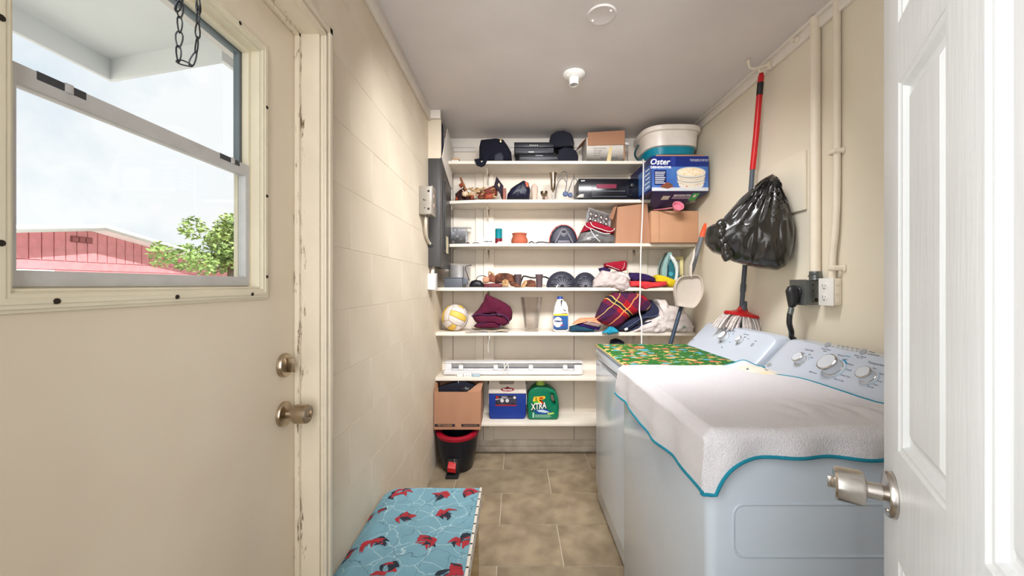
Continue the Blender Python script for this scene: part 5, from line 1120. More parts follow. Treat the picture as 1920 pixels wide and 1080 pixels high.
def domewheel(label, px0, px1, ytop, Y, seed):
    cx = ((px0+px1)/2-966)/720*Y; R_ = (px1-px0)/2/720*Y; h = (539-ytop)/720*Y
    t = thing('trimmer_wheel', label, 'wheel', (cx, Y, Z4), 'ribbed dark wheels on the fourth shelf')
    A = lambda r, a, y: V((cx+R_*r*math.cos(a), y, Z4+.004+(h-.004)*r*math.sin(a)))
    ol = [(cx+R_*math.cos(a), Z4+.001+h*math.sin(a)) for a in [PI*i/20 for i in range(21)]]
    B().puff(ol, Y, .045, n=70, m=18, amp=0, p=.5).o('dome', rub, t)
    B().tube([A(1.0, PI*i/20, Y-.02) for i in range(21)], .005, 6).tube([A(.84, PI*i/20, Y-.043) for i in range(21)], .004, 6).o('ridge', rub, t)
    b = B()
    for i in range(9):
        a = PI*(i+.5)/9; b.tube([A(.20, a, Y-.047), A(.55, a, Y-.046)], [.006, .0025], 6)
    b.tube([A(.20, PI*i/10, Y-.048) for i in range(11)], .006, 6); b.o('spokes', rub2, t)
    b = B()
    for i in range(6): b.ball(A(.70, PI*(i+.5)/6, Y-.0445), .007, 8, (1.5, .4, .6))
    b.o('slots', blkpl, t)
domewheel('larger dark ribbed wheel, left of the pair on the fourth shelf', 1025, 1080, 510, 2.76, 1)
domewheel('smaller dark ribbed wheel behind the larger one and beside the grey cloth', 1074, 1118, 512, 2.80, 2)
single(B().cyl(P(1043, 540, 2.71)+V((0, 0, .003)), P(1046, 534, 2.71), .004, 8), 'peg', white, 'tiny white peg before the larger dark wheel', 'peg')
# cloths on the fourth shelf
def heap(name, label, pp, Y, D, m, amp=.007, fr=22, seed=0, p=.75, z=None, cat='cloth', fold=None, jag=.002, parent=None, back=None):
    ol = OL(Y, *pp)
    if z is not None: ol = rest(ol, z)
    b = B().puff(ol, Y, D, n=110, m=30, amp=amp, fr=fr, seed=seed, p=p, jag=jag, fold=fold, back=back)
    return b.o(name, m, parent, None if parent else label, None if parent else cat, ang=80)
heap('sweatshirt', 'light grey-beige sweatshirt drooping over the edge of the fourth shelf', [(1111, 538), (1112, 526), (1122, 515), (1128, 507), (1140, 509), (1152, 512), (1164, 515), (1176, 520), (1180, 535), (1181, 540), (1172, 546), (1166, 549), (1155, 544), (1148, 541), (1130, 540)], 2.745, .065, clothmat('greige_fleece', (196, 182, 178)), .010, 24, 3, cat='sweater')
heap('white_cloth', 'white crumpled cloth tucked behind the grey-beige sweatshirt', [(1140, 512), (1160, 508), (1176, 514), (1182, 524), (1178, 528), (1160, 520)], 2.80, .05, clothmat('white_cotton', (226, 218, 214)), .007, 30, 4)
t = heap('folded_shorts', 'folded crimson cloth with white stripes on top of the sweatshirt', [(1133, 494), (1150, 491), (1171, 489), (1174, 492), (1173, 507), (1163, 510), (1150, 504), (1133, 501)], 2.78, .05, MC['crimson_cloth'], .003, 24, 5, p=.5, cat='clothes')
B().tube(spl([P(1137, 497, 2.725), P(1148, 501, 2.722), P(1161, 506, 2.722)], 4), [.004]*8+[.003], 6, flat=.4).tube(spl([P(1171, 492, 2.725), P(1170, 500, 2.722), P(1166, 506, 2.722)], 4), .003, 6, flat=.4).o('stripe', MC['white_cotton'], t)
heap('small_cloth', 'small dark purple cloth corner sticking out left of the sweatshirt', [(1122, 503), (1132, 501), (1145, 505), (1143, 510), (1126, 512)], 2.79, .035, clothmat('purple_cloth', (44, 22, 74)), .004, 30, 6)
heap('folded_cloth', 'dark purple folded cloth between the sweatshirt and the yellow cloth', [(1177, 520), (1181, 511), (1200, 512), (1215, 516), (1227, 522), (1228, 530), (1208, 529), (1184, 527)], 2.79, .06, MC['purple_cloth'], .004, 20, 7, p=.6)
heap('folded_cloth', 'coral red folded cloth at the front edge of the fourth shelf', [(1180, 527), (1200, 527), (1222, 529), (1248, 528), (1250, 535), (1235, 538), (1215, 541), (1206, 543), (1197, 540), (1192, 537), (1181, 537)], 2.735, .05, clothmat('coral_cloth', (214, 56, 60)), .005, 18, 8, p=.6, fold=(.6, 1.4))
heap('folded_cloth', 'bright yellow folded cloth under the iron on the fourth shelf', [(1225, 518), (1232, 515), (1248, 519), (1265, 526), (1264, 532), (1258, 538), (1250, 537), (1240, 530), (1226, 528)], 2.78, .06, clothmat('yellow_cloth', (222, 196, 30)), .004, 20, 9, p=.6)
# iron standing on its heel
t = thing('clothes_iron', 'white and teal clothes iron standing on its heel on the fourth shelf', 'iron', (X4(1254), 2.82, Z4)); Yi = 2.80
B().plate(frontal(0, Yi+.05, 0), [rest(OL(Yi, (1237, 528), (1237, 505), (1242, 488), (1250, 474), (1254, 474), (1256, 479), (1250, 490), (1247, 510), (1247, 528)), Z4)], .10, .003).o('soleplate', mat('pale_teal_plastic', (142, 178, 176), .35), t)
B().tube(spl([P(1237, 526, Yi-.04), P(1237, 505, Yi-.04), P(1242, 488, Yi-.045), P(1250, 474, Yi-.03)], 5), .004, 6).o('sole_edge', darkm, t)
B().plate(frontal(0, Yi+.045, 0), [rest(OL(Yi, (1247, 528), (1247, 500), (1252, 482), (1256, 478), (1262, 488), (1268, 500), (1270, 515), (1269, 530)), Z4)], .08, .004).o('body', mat('teal_plastic', (44, 112, 122), .35), t)
B().plate(frontal(0, Yi-.03, 0), [OL(Yi-.03, (1247, 527), (1249, 495), (1252, 480), (1255, 478), (1252, 492), (1251, 515), (1252, 527))], .02, .003).o('dark_stripe', mat('deep_navy_plastic', (24, 44, 76), .3), t)
B().tube(spl([P(1256, 478, Yi-.04), P(1262, 486, Yi-.05), P(1268, 498, Yi-.05), P(1269, 514, Yi-.05), P(1266, 530, Yi-.04)], 5), [.010]*4+[.014]*8+[.011]*9, 12).o('handle', mat('white_iron_plastic', (216, 224, 222), .3), t)
B().lathe(frontal(P(1258, 514, Yi-.04).x, Yi-.036, P(1258, 514, Yi).z), [(.016, 0), (.016, .006), (.010, .007), (.009, .004)], 24).o('dial', mat('bright_teal_plastic', (70, 164, 178), .3), t)
# yellow frame at the right end
t = thing('picture_frame', 'pale yellow picture frame standing behind the iron at the right end of the fourth shelf', 'picture frame', (X4(1283), 2.88, Z4))
yf = mat('pale_yellow_paint', (228, 214, 150), .5)
FM = frame((1.19, 2.90, Z4+.095), V((1, -.25, 0)), (0, 0, 1))
B().plate(FM, [rect(-.072, .072, -.094, .135), rect(-.048, .048, -.07, .112)], .016, .003).o('frame', yf, t)
B().plate(FM @ Matrix.Translation((0, 0, .003)), [rect(-.049, .049, -.071, .113)], .002).o('picture', mat('grey_picture', (176, 172, 150), .4, col2=(120, 118, 100), vs=12), t)
t = thing('artificial_sprig', 'small dark green leafy sprig before the pale yellow frame', 'plant', (1.17, 2.80, Z4)); random.seed(9)
b = B(); c0 = P(1276, 530, 2.80); c0.z = Z4+.001
b.tube([c0, c0+V((.004, 0, .09))], .002, 5)
for i in range(26):
    p = c0+V((random.uniform(-.014, .018), random.uniform(-.012, .012), random.uniform(.01, .10))); a = V((random.uniform(-1, 1), random.uniform(-.5, .5), random.uniform(0, 1))).normalized()*.014; s_ = a.orthogonal().normalized()*.005
    b.faces([p, p+a*.5+s_, p+a, p+a*.5-s_], [(0, 1, 2, 3)])
b.o('leaves', mat('dark_leaf', (34, 46, 34), .6), t)
# ---- fifth shelf
t = thing('volleyball', 'white and yellow volleyball on the left end of the fifth shelf', 'ball', (-.44, 2.81, Z5))
vc = V((-.4385, 2.80, Z5+.0965)); vr = .096
vw = mat('ball_white', (226, 214, 206), .5, bump=.1, bs=200); vy = mat('ball_yellow', (230, 190, 84), .5, bump=.1, bs=200)
bm_ = bmesh.new(); bmesh.ops.create_uvsphere(bm_, u_segments=8, v_segments=6, radius=1); bm_.free()
RB = Matrix.Rotation(math.radians(28), 3, 'Y') @ Matrix.Rotation(math.radians(20), 3, 'Z') @ Matrix.Rotation(math.radians(-24), 3, 'X')
def cube_sphere_panel(face, k):
    ax = [(0, 1, 2), (1, 2, 0), (2, 0, 1)][face % 3]; sg = 1 if face < 3 else -1; b = B()
    lo, hi = -1+2*k/3+.02, -1+2*(k+1)/3-.02
    def f(u, v):
        a = lo+(hi-lo)*u; c = -.975+1.95*v; e = [0, 0, 0]; ta, tc = math.tan(a*PI/4), math.tan(c*PI/4)
        e[ax[0]] = sg; e[ax[1]] = ta; e[ax[2]] = tc
        d = RB @ V(e).normalized(); ed = min(u, 1-u, v*1.5, (1-v)*1.5)
        return vc+d*(vr-.0022*max(0, 1-ed/.10)**2)
    return b.grid(f, 8, 16)
B().ball(vc, vr-.0025, 32).o('bladder', mat('ball_seam', (150, 136, 122), .7), t)
for fc in range(6):
    for k in range(3): cube_sphere_panel(fc, k).o('panel', vy if k == 1 else vw, t, ang=80)
t = thing('beige_cloth', 'beige cloth folded flat under the maroon towel on the fifth shelf', 'cloth', (X4(913), 2.76, Z5))
def wavy(u, v):
    x = X4(874)+u*(X4(953)-X4(874)); return V((x, 2.693+v*.16, Z5+.003+.007*(math.sin(u*16+1)*.5+.5)*(1-v*.6)*min(1, u*3)*(1 if u > .3 else .4)+.004*u))
B().grid(wavy, 50, 14, .003).grid(lambda u, v: wavy(u*.9+.1, v)+V((0, .004, .007)), 50, 14, .003).o('layers', clothmat('beige_cotton', (220, 204, 180), col2=(196, 186, 180), vs=14), t, ang=60)
t = thing('folded_towel', 'maroon folded towel heaped on the beige cloth on the fifth shelf', 'towel', (X4(922), 2.78, Z5+.02)); mar = clothmat('maroon_terry', (84, 8, 42), bump=.8)
Yt = 2.74
heap('upper_fold', '', [(911, 551), (930, 559), (948, 568), (957, 575), (961, 585), (960, 598), (955, 604), (948, 594), (935, 588), (915, 588), (899, 590), (885, 592), (898, 578), (907, 565)], Yt+.02, .07, mar, .005, 20, 2, p=.6, parent=t)
heap('middle_fold', '', [(885, 592), (905, 588), (930, 590), (950, 596), (955, 606), (945, 611), (938, 604), (915, 604), (896, 606), (891, 602)], Yt, .06, mar, .003, 20, 3, p=.6, parent=t)
heap('lower_fold', '', [(888, 611), (896, 605), (915, 602), (936, 602), (940, 608), (938, 614), (915, 615), (893, 614)], Yt, .055, mar, .003, 20, 4, p=.6, parent=t)
edgp = clothmat('towel_edge', (70, 40, 80))
B().tube(spl([P(884, 593, 2.69), P(898, 589, 2.685), P(915, 591, 2.682), P(935, 589, 2.682), P(948, 594, 2.685), P(955, 603, 2.69)], 5), .004, 6).tube(spl([P(896, 608, 2.69), P(915, 603, 2.685), P(932, 603, 2.685), P(939, 609, 2.69), P(934, 614, 2.69)], 5), .0035, 6).o('edge', edgp, t)
single(B().tube(spl([(X4(917), 2.69, Z5+.004), (X4(917.5), 2.688, Z5-.02), (X4(918), 2.688, Z5-.05), (X4(916), 2.69, Z5-.09), (X4(917), 2.69, Z5-.14)], 4), .0016, 5).tube(spl([(X4(919), 2.69, Z5+.004), (X4(920), 2.688, Z5-.02), (X4(918), 2.688, Z5-.045)], 4), .0016, 5), 'hanging_string', white, 'thin white string hanging from under the beige cloth', 'string')
# glass vase
gm = bpy.data.materials.new('smoked_glass'); gm.use_nodes = True; t_, n_, l_, b_ = nodes(gm)
tr = n_.new('ShaderNodeBsdfTransparent'); tr.inputs[0].default_value = (.93, .92, .915, 1); gl = n_.new('ShaderNodeBsdfGlossy'); gl.inputs['Roughness'].default_value = .06; lw = n_.new('ShaderNodeLayerWeight'); lw.inputs[0].default_value = .25
mx_ = n_.new('ShaderNodeMixShader'); l_.new(lw.outputs['Facing'], mx_.inputs[0]); l_.new(tr.outputs[0], mx_.inputs[1]); l_.new(gl.outputs[0], mx_.inputs[2]); l_.new(mx_.outputs[0], n_['Material Output'].inputs['Surface'])
gv = B().lathe(Matrix.Translation(((996.5-966)/720*2.76, 2.76, Z5)), [(.045, 0), (.047, .004), (.0475, .018), (.079, .244), (.080, .247), (.077, .247), (.073, .236), (.044, .022), (.001, .020)], 48)
single(gv, 'glass_vase', gm, 'smoky grey clear glass vase between the maroon towel and the bleach bottle', 'vase')
# bleach bottle
t = thing('bleach_bottle', 'white bleach bottle with a blue cap and blue label on the fifth shelf', 'bottle', ((1052-966)/720*2.75, 2.75, Z5)); Yb_ = 2.75; wp_ = mat('bottle_white', (222, 218, 216), .35)
olb = rest(OL(Yb_-.03, (1037, 619), (1037, 590), (1039, 583), (1040, 575), (1043, 567), (1046, 561), (1055, 561), (1059, 565), (1063, 573), (1065, 582), (1067, 588), (1067, 617), (1064, 623), (1040, 623)), Z5)
hol = OL(Yb_-.03, (1055, 567), (1058, 569), (1061, 577), (1061, 583), (1058, 583), (1056, 576))
B().plate(frontal(0, Yb_+.036, 0), [olb, hol], .072, .014, 4).o('bottle_body', wp_, t)
B().lathe(Matrix.Translation(((1050-966)/720*Yb_, Yb_, Z5+.228)), [(.019, 0), (.0195, .002), (.0195, .022), (.018, .024)], 24).o('cap', mat('cap_blue', (24, 66, 146), .4), t)
B().plate(frontal(0, Yb_-.0362, 0), [OL(Yb_-.036, (1038, 617), (1038, 589), (1065, 589), (1065, 617))], .0008).o('label', mat('label_blue', (36, 92, 156), .4, col2=(30, 70, 130), vs=14), t)
B().plate(frontal(0, Yb_-.0368, 0), [OL(Yb_-.036, (1038, 592), (1038, 588.5), (1065, 588.5), (1065, 592))], .0008).o('label_band', mat('label_yellow', (240, 196, 50), .4), t)
B().plate(frontal(0, Yb_-.0370, 0), [circ(P(1046, 604, Yb_-.036).x, P(0, 604, Yb_-.036).z, .032, 28, .036)], .0006).o('label_disc', white, t)
B().text(frontal(P(1046, 602, Yb_).x, Yb_-.0378, P(0, 602, Yb_-.036).z), 'bleach', .022, bold=.001, shear=.15).o('lettering', mat('label_navy', (20, 40, 100), .4), t)
B().text(frontal(P(1052, 610, Yb_).x, Yb_-.0378, P(0, 610, Yb_-.036).z), 'NEW', .010, bold=.0006).o('red_lettering', redp, t)
# blankets and clothes on the right of the fifth shelf
plaid = clothmat('plaid_wool', (164, 10, 30)); t_, n_, l_, b_ = nodes(plaid)
tcn = [x for x in n_ if x.bl_idname == 'ShaderNodeTexCoord'][0]
mp_ = n_.new('ShaderNodeMapping'); mp_.inputs['Rotation'].default_value = (0, math.radians(-42), 0); l_.new(tcn.outputs['Object'], mp_.inputs[0])
nz = n_.new('ShaderNodeTexNoise'); nz.inputs['Scale'].default_value = 5; l_.new(mp_.outputs[0], nz.inputs['Vector']); mxv = n_.new('ShaderNodeMix'); mxv.data_type = 'VECTOR'; mxv.inputs['Factor'].default_value = .06; l_.new(mp_.outputs[0], mxv.inputs['A']); l_.new(nz.outputs['Color'], mxv.inputs['B'])
sx_ = n_.new('ShaderNodeSeparateXYZ'); l_.new(mxv.outputs['Result'], sx_.inputs[0])
def band(axis, per, off, lo, hi):
    a = n_.new('ShaderNodeMath'); a.operation = 'ADD'; a.inputs[1].default_value = off+10*per; l_.new(sx_.outputs[axis], a.inputs[0])
    m_ = n_.new('ShaderNodeMath'); m_.operation = 'MODULO'; m_.inputs[1].default_value = per; l_.new(a.outputs[0], m_.inputs[0])
    g = n_.new('ShaderNodeMath'); g.operation = 'GREATER_THAN'; g.inputs[1].default_value = lo; l_.new(m_.outputs[0], g.inputs[0])
    h = n_.new('ShaderNodeMath'); h.operation = 'LESS_THAN'; h.inputs[1].default_value = hi; l_.new(m_.outputs[0], h.inputs[0])
    k = n_.new('ShaderNodeMath'); k.operation = 'MULTIPLY'; l_.new(g.outputs[0], k.inputs[0]); l_.new(h.outputs[0], k.inputs[1]); return k.outputs[0]
prev = b_.inputs['Base Color'].links[0].from_socket
def ov(fac, col, op=1):
    global prev
    k = n_.new('ShaderNodeMath'); k.operation = 'MULTIPLY'; k.inputs[1].default_value = op; l_.new(fac, k.inputs[0])
    c = n_.new('ShaderNodeMix'); c.data_type = 'RGBA'; l_.new(k.outputs[0], c.inputs['Factor']); l_.new(prev, c.inputs['A']); c.inputs['B'].default_value = (*lin(col), 1); prev = c.outputs['Result']
pr_ = .19
ov(band('X', pr_, 0, 0, .088), (26, 22, 62), .68); ov(band('Z', pr_, .02, 0, .088), (26, 22, 62), .68)
ov(band('Z', pr_, .02, .120, .136), (20, 24, 44), .95); ov(band('Z', pr_, .02, .114, .119), (222, 190, 96), .9); ov(band('Z', pr_, .02, .137, .142), (222, 190, 96), .9)
ov(band('X', pr_, 0, .128, .136), (232, 150, 84), .8); ov(band('X', pr_, 0, .042, .046), (222, 190, 96), .7)
l_.new(prev, b_.inputs['Base Color'])
heap('plaid_blanket', 'red, navy and yellow plaid blanket heaped on the fifth shelf', [(1115, 600), (1120, 585), (1128, 568), (1137, 556), (1150, 549), (1170, 548), (1195, 550), (1208, 556), (1217, 566), (1221, 576), (1217, 581), (1200, 584), (1180, 592), (1172, 600), (1160, 612), (1145, 614), (1128, 606)], 2.75, .085, plaid, .007, 14, 2, p=.7, cat='blanket')
t = thing('navy_towel', 'slate blue thick towel folded under the plaid blanket', 'towel', (X4(1190), 2.79, Z5)); slate = clothmat('slate_terry', (42, 46, 72), bump=.8)
heap('upper_layer', '', [(1150, 613), (1165, 604), (1185, 594), (1205, 586), (1222, 580), (1220, 562), (1232, 576), (1237, 588), (1232, 592), (1210, 597), (1190, 606), (1175, 618), (1155, 620)], 2.77, .075, slate, .004, 16, 3, p=.6, parent=t)
heap('lower_layer', '', [(1170, 620), (1190, 608), (1210, 600), (1232, 593), (1236, 597), (1220, 606), (1200, 615), (1185, 621)], 2.77, .07, slate, .003, 16, 5, p=.6, parent=t)
B().tube(spl([P(1176, 615, 2.695), P(1190, 605, 2.69), P(1205, 596, 2.69), P(1222, 594, 2.69), P(1236, 590, 2.695)], 5), .003, 6).o('edge', clothmat('slate_edge', (88, 96, 128)), t)
B().plate(frontal(P(1174, 617, 2.685).x, 2.685, P(0, 617, 2.685).z) @ Matrix.Rotation(.4, 4, 'Z'), [rect(-.012, .012, -.008, .008)], .0012).o('care_label', white, t)
sheet = clothmat('white_sheet', (222, 212, 208), col2=(206, 192, 186), vs=16)
heap('bed_sheet', 'white crumpled bed sheet spilling at the right end of the fifth shelf', [(1172, 622), (1185, 612), (1205, 600), (1226, 590), (1232, 575), (1228, 561), (1244, 562), (1250, 572), (1272, 575), (1288, 590), (1297, 606), (1295, 620), (1275, 624), (1255, 622), (1235, 626), (1216, 631), (1205, 626), (1185, 626)], 2.77, .085, sheet, .012, 20, 7, p=.75, cat='sheet', jag=.005)
heap('patterned_sheet', 'white sheet with faint green and grey flowers, rolled, rightmost on the fifth shelf', [(1262, 622), (1264, 606), (1270, 592), (1284, 588), (1294, 600), (1299, 612), (1296, 624), (1278, 625)], 2.715, .045, spots_mat('floral_sheet', (222, 212, 210), [((150, 170, 150), 16, .22, 2), ((110, 104, 116), 18, .20, 6)], 30), .008, 30, 8, z=Z5, cat='sheet', jag=.003)
heap('teal_cloth', 'dark teal folded cloth, lowest of the small pile beside the bleach bottle', [(1067, 621), (1068, 612), (1080, 609), (1100, 612), (1115, 617), (1112, 623), (1085, 624)], 2.745, .05, clothmat('dark_teal_cloth', (26, 64, 84)), .004, 24, 1, z=Z5)
heap('violet_cloth', 'violet folded cloth in the middle of the small pile by the bleach bottle', [(1080, 609), (1092, 604), (1110, 606), (1126, 610), (1122, 619), (1105, 616), (1092, 612)], 2.75, .05, clothmat('violet_cloth', (54, 18, 98)), .003, 24, 2, p=.65)
heap('taupe_cloth', 'taupe rolled cloth in the small pile by the bleach bottle', [(1091, 606), (1100, 603), (1118, 605), (1125, 609), (1124, 613), (1108, 611), (1095, 608)], 2.725, .04, clothmat('taupe_cloth', (146, 122, 118)), .003, 24, 3, p=.65)
heap('peach_cloth', 'peach orange crumpled cloth, topmost of the small pile by the bleach bottle', [(1072, 608), (1080, 601), (1088, 596), (1100, 596), (1115, 595), (1124, 600), (1128, 607), (1120, 605), (1108, 600), (1094, 602), (1083, 606)], 2.745, .045, clothmat('peach_cloth', (222, 148, 110)), .006, 34, 4, fold=(.6, 1.5))
heap('cyan_cloth', 'small bright cyan cloth before the plaid blanket', [(1128, 624), (1138, 617), (1143, 612), (1150, 613), (1158, 619), (1160, 623), (1150, 625), (1140, 627), (1134, 622)], 2.70, .03, clothmat('cyan_cloth', (30, 146, 176)), .005, 34, 5)
# ---- sixth shelf: fluorescent fitting and adaptor
t = thing('light_fixture', 'long white under-cabinet light fitting tied with white cord, lying on the sixth shelf', 'light fixture', (-.02, 2.80, Z6)); lf_ = mat('fixture_white', (222, 220, 220), .35)
x0, x1 = (834-966)/720*2.78, (1092-966)/720*2.78; zb, zt_ = Z6+.006, Z6+.094
B().box(x0, x1, 2.80, 2.86, zb, zt_-.004, .003).box(x0+.003, x1+.004, 2.765, 2.86, zt_-.008, zt_, .002).box(x0-.004, x1-.02, 2.755, 2.80, zb, zb+.026, .004).box(x0, x0+.05, 2.77, 2.81, zb, zt_-.006, .004).box(x1-.06, x1, 2.765, 2.81, zb, zt_-.02, .004).o('housing', lf_, t)
for px in (864, 929.5, 995.5, 1060): 
    x = (px-966)/720*2.78; B().box(x-.016, x+.016, 2.782, 2.806, zb+.028, zt_-.014, .003).box(x-.013, x+.013, 2.779, 2.783, zb+.034, zb+.055, .001).o('lamp_clip', white, t)
B().box(x0+.05, x1-.06, 2.796, 2.802, zb+.040, zb+.046).o('shadow_slot', ink, t)
for px in (945, 952): B().tube(spl([P(px, 679, 2.77), P(px+1, 690, 2.75), P(px-2, 697, 2.748), P(px+3, 700, 2.75)], 4), .003, 6).o('tie', white, t)
B().tube(spl([P(946, 690, 2.752), P(952, 682, 2.752), P(957, 680, 2.755)], 4), .0028, 6).o('tie', white, t)
for x in (x0+.08, x1-.1): B().box(x-.01, x+.01, 2.77, 2.85, Z6, zb+.001, .001).o('foot', white, t)
t = thing('plug_adaptor', 'white three-way plug adaptor at the front left of the sixth shelf', 'adaptor', ((875-966)/720*2.72, 2.72, Z6)); Ya = 2.725
B().box((869.5-966)/720*Ya, (884.5-966)/720*Ya, Ya-.012, Ya+.012, Z6, Z6+.026, .004).o('adaptor_body', white, t)
B().box((857-966)/720*Ya, (868.5-966)/720*Ya, Ya-.010, Ya+.010, Z6, Z6+.020, .004).o('plug', white, t)
B().box((886-966)/720*Ya, (900-966)/720*Ya, Ya-.008, Ya+.010, Z6+.001, Z6+.018, .003).o('clear_plug', mat('pale_blue_plastic', (168, 192, 202), .3), t)
for px in (875, 880): B().lathe(frontal((px-966)/720*Ya, Ya-.012, Z6+.012), [(.0028, 0), (.0028, .001)], 10).o('socket_hole', ink, t)
single(B().tube(spl([((860-966)/720*2.70, 2.712, Z6+.006), ((860-966)/720*2.70, 2.692, Z6-.01), ((860-966)/720*2.70, 2.692, Z6-.06)], 4), .0018, 6).ball(((860-966)/720*2.70, 2.692, Z6-.068), .008, 10, (.8, .8, 1.5)), 'pull_cord', white, 'white pull cord with a small bead hanging over the cardboard box', 'cord')
# ---- lowest shelf
t = thing('cardboard_box', 'open cardboard box with printed bands on the left end of the lowest shelf', 'box', (-.39, 2.72, Z7))
Yc = 2.62; x0, x1, z0, z1 = -.556, (901-966)/720*Yc, Z7+.001, CH-(735-534)/720*Yc
z0 = Z7+.001
b = quadslab(B(), [(x0, Yc, z0-.018), (x1, Yc, z0-.018), (x1+.004, Yc, z1), (x0+.004, Yc, z1)], (0, .004, 0))
b.box(x0, x1, Yc+.19, Yc+.194, z0, z1+.03).box(x0, x0+.004, Yc+.004, Yc+.19, z0, z1+.02).box(x0, x1, Yc+.085, Yc+.19, z0, z0+.004)
quadslab(b, [(x1-.004, Yc+.004, z0), (x1-.004, Yc+.19, z0), (x1-.004, Yc+.19, z1+.045), (x1-.004, Yc+.004, z1)], (.004, 0, 0)); b.o('carton_body', card, t)
quadslab(B(), [(x1-.09, Yc+.004, z1), (x1, Yc+.004, z1), (x1+.015, Yc+.15, z1+.055), (x1-.02, Yc+.12, z1+.03)], (0, 0, .003)).o('side_flap', card, t)
quadslab(B(), [(x0, Yc+.004, z1), (x0+.03, Yc+.004, z1), (x0+.01, Yc+.06, z1+.05), (x0, Yc+.06, z1+.05)], (.003, 0, 0)).o('corner_flap', card2, t)
for a, c in ((815, 853), (865, 899)):
    pb_ = B().box((a-966)/720*Yc, (c-966)/720*Yc, Yc-.0008, Yc, z0+.002, z0+.020).o('printed_band', mat('black_print', (34, 28, 40), .6), t)
B().text(frontal((834-966)/720*Yc, Yc-.001, z0+.011), 'TRY PACKING', .0155, .0005, bold=.0003).o('lettering', card2, t)
B().text(frontal((882-966)/720*Yc, Yc-.001, z0+.011), 'HANDLE WITH CARE', .010, .0005).o('lettering', card2, t)
t2 = thing('dark_bag', 'dark navy bag stuffed inside the open cardboard box', 'bag', (-.39, 2.73, Z7+.05))
B().puff([(x0+.012, z0+.01), (x1-.012, z0+.01), (x1-.015, z1-.01), (x1-.05, z1+.02), (x1-.12, z1+.052), (x0+.12, z1+.04), (x0+.02, z1+.01)], Yc+.10, .08, n=80, m=20, amp=.005, fr=20, p=.5).o('bag_body', navy, t2, ang=70)
B().puff([(x1-.16, z1-.02), (x1-.06, z1-.02), (x1-.07, z1+.02), (x1-.11, z1+.035), (x1-.15, z1+.02)], Yc+.035, .02, n=40, m=12, amp=.002).o('buckle_flap', blkpl, t2)
# cooler
t = thing('cooler', 'small blue cooler with a white lid on the lowest shelf', 'cooler', (-.055, 2.86, Z7)); Yk = 2.775
x0, x1 = (916.5-966)/720*Yk, (986.5-966)/720*Yk; zl = CH-(738-534)/720*Yk
cbl = mat('cooler_blue', (12, 48, 132), .45, var=.05)
b = B(); prf = [(x0+.012, Z7), (x1-.014, Z7), (x1-.002, Z7+.03), (x1, zl), (x0, zl), (x0+.002, Z7+.03)]
b.plate(frame((0, Yk+.17, 0), (1, 0, 0), (0, 0, 1)), [prf], .17, .006).o('body', cbl, t)
B().plate(frame((0, Yk+.172, 0), (1, 0, 0), (0, 0, 1)), [[(x0-.003, zl), (x1+.003, zl), (x1-.004, Z6-.032), (x0+.003, Z6-.032)]], .176, .005).o('lid', mat('cooler_white', (226, 216, 206), .45), t)
for x in (x0-.006, x1+.0): B().box(x, x+.006, Yk+.03, Yk+.12, zl-.09, zl+.06, .002).o('side_arm', MC['cooler_white'], t)
B().plate(frontal(0, Yk-.004, 0), [rrect((936-966)/720*Yk, (964-966)/720*Yk, zl+.068, Z6-.034, .012)], .003, .001).o('lid_button', mat('taupe_button', (156, 142, 132), .5), t)
xc_ = (951.5-966)/720*Yk; zo = CH-(730-534)/720*Yk
B().plate(frontal(0, Yk-.0045, 0), [circ(xc_, zo, .049, 32, .0135)], .0012).plate(frontal(0, Yk-.0045, 0), [[(xc_-.014, zo+.011), (xc_+.014, zo+.011), (xc_, zo+.024)]], .0012).o('emblem', mat('emblem_red', (158, 34, 54), .4), t)
B().text(frontal(xc_, Yk-.0058, zo), 'Playmate', .0185, bold=.0006).o('emblem_lettering', white, t)
lx0, lx1, lz0, lz1 = (929-966)/720*Yk, (968.5-966)/720*Yk, CH-(761-534)/720*Yk, CH-(741.5-534)/720*Yk
lb_ = B().plate(frontal(0, Yk-.0005, 0), [rect(lx0, lx1, lz0, lz1)], .0012).o('label', mat('label_dark', (28, 28, 44), .4, col2=(60, 60, 76), vs=40), t)
B().plate(frontal(0, Yk-.0018, 0), [rect(lx0, lx1, lz0, lz0+.009)], .0006).o('red_band', MC['emblem_red'], t)
b = B().text(frontal((lx0+lx1)/2-.012, Yk-.0018, lz1-.010), 'playmate', .011, bold=.0004)
for x, z, r in ((lx0+.048, lz1-.037, .013), (lx0+.085, lz1-.037, .013), (lx1-.014, lz1-.015, .010)): b.lathe(frontal(x, Yk-.0018, z), [(r, 0), (r, .0005)], 20)
b.plate(frontal(0, Yk-.0018, 0), [[(lx0, lz1-.026), (lx0+.06, lz1-.019), (lx1-.02, lz1-.018), (lx0+.06, lz1-.022), (lx0, lz1-.031)]], .0004)
b.o('label_print', mat('print_grey', (212, 206, 206), .4), t)
B().lathe(frontal(lx0+.013, Yk-.0018, lz1-.013), [(.009, 0), (.009, .0005)], 16).o('red_disc', redp, t)
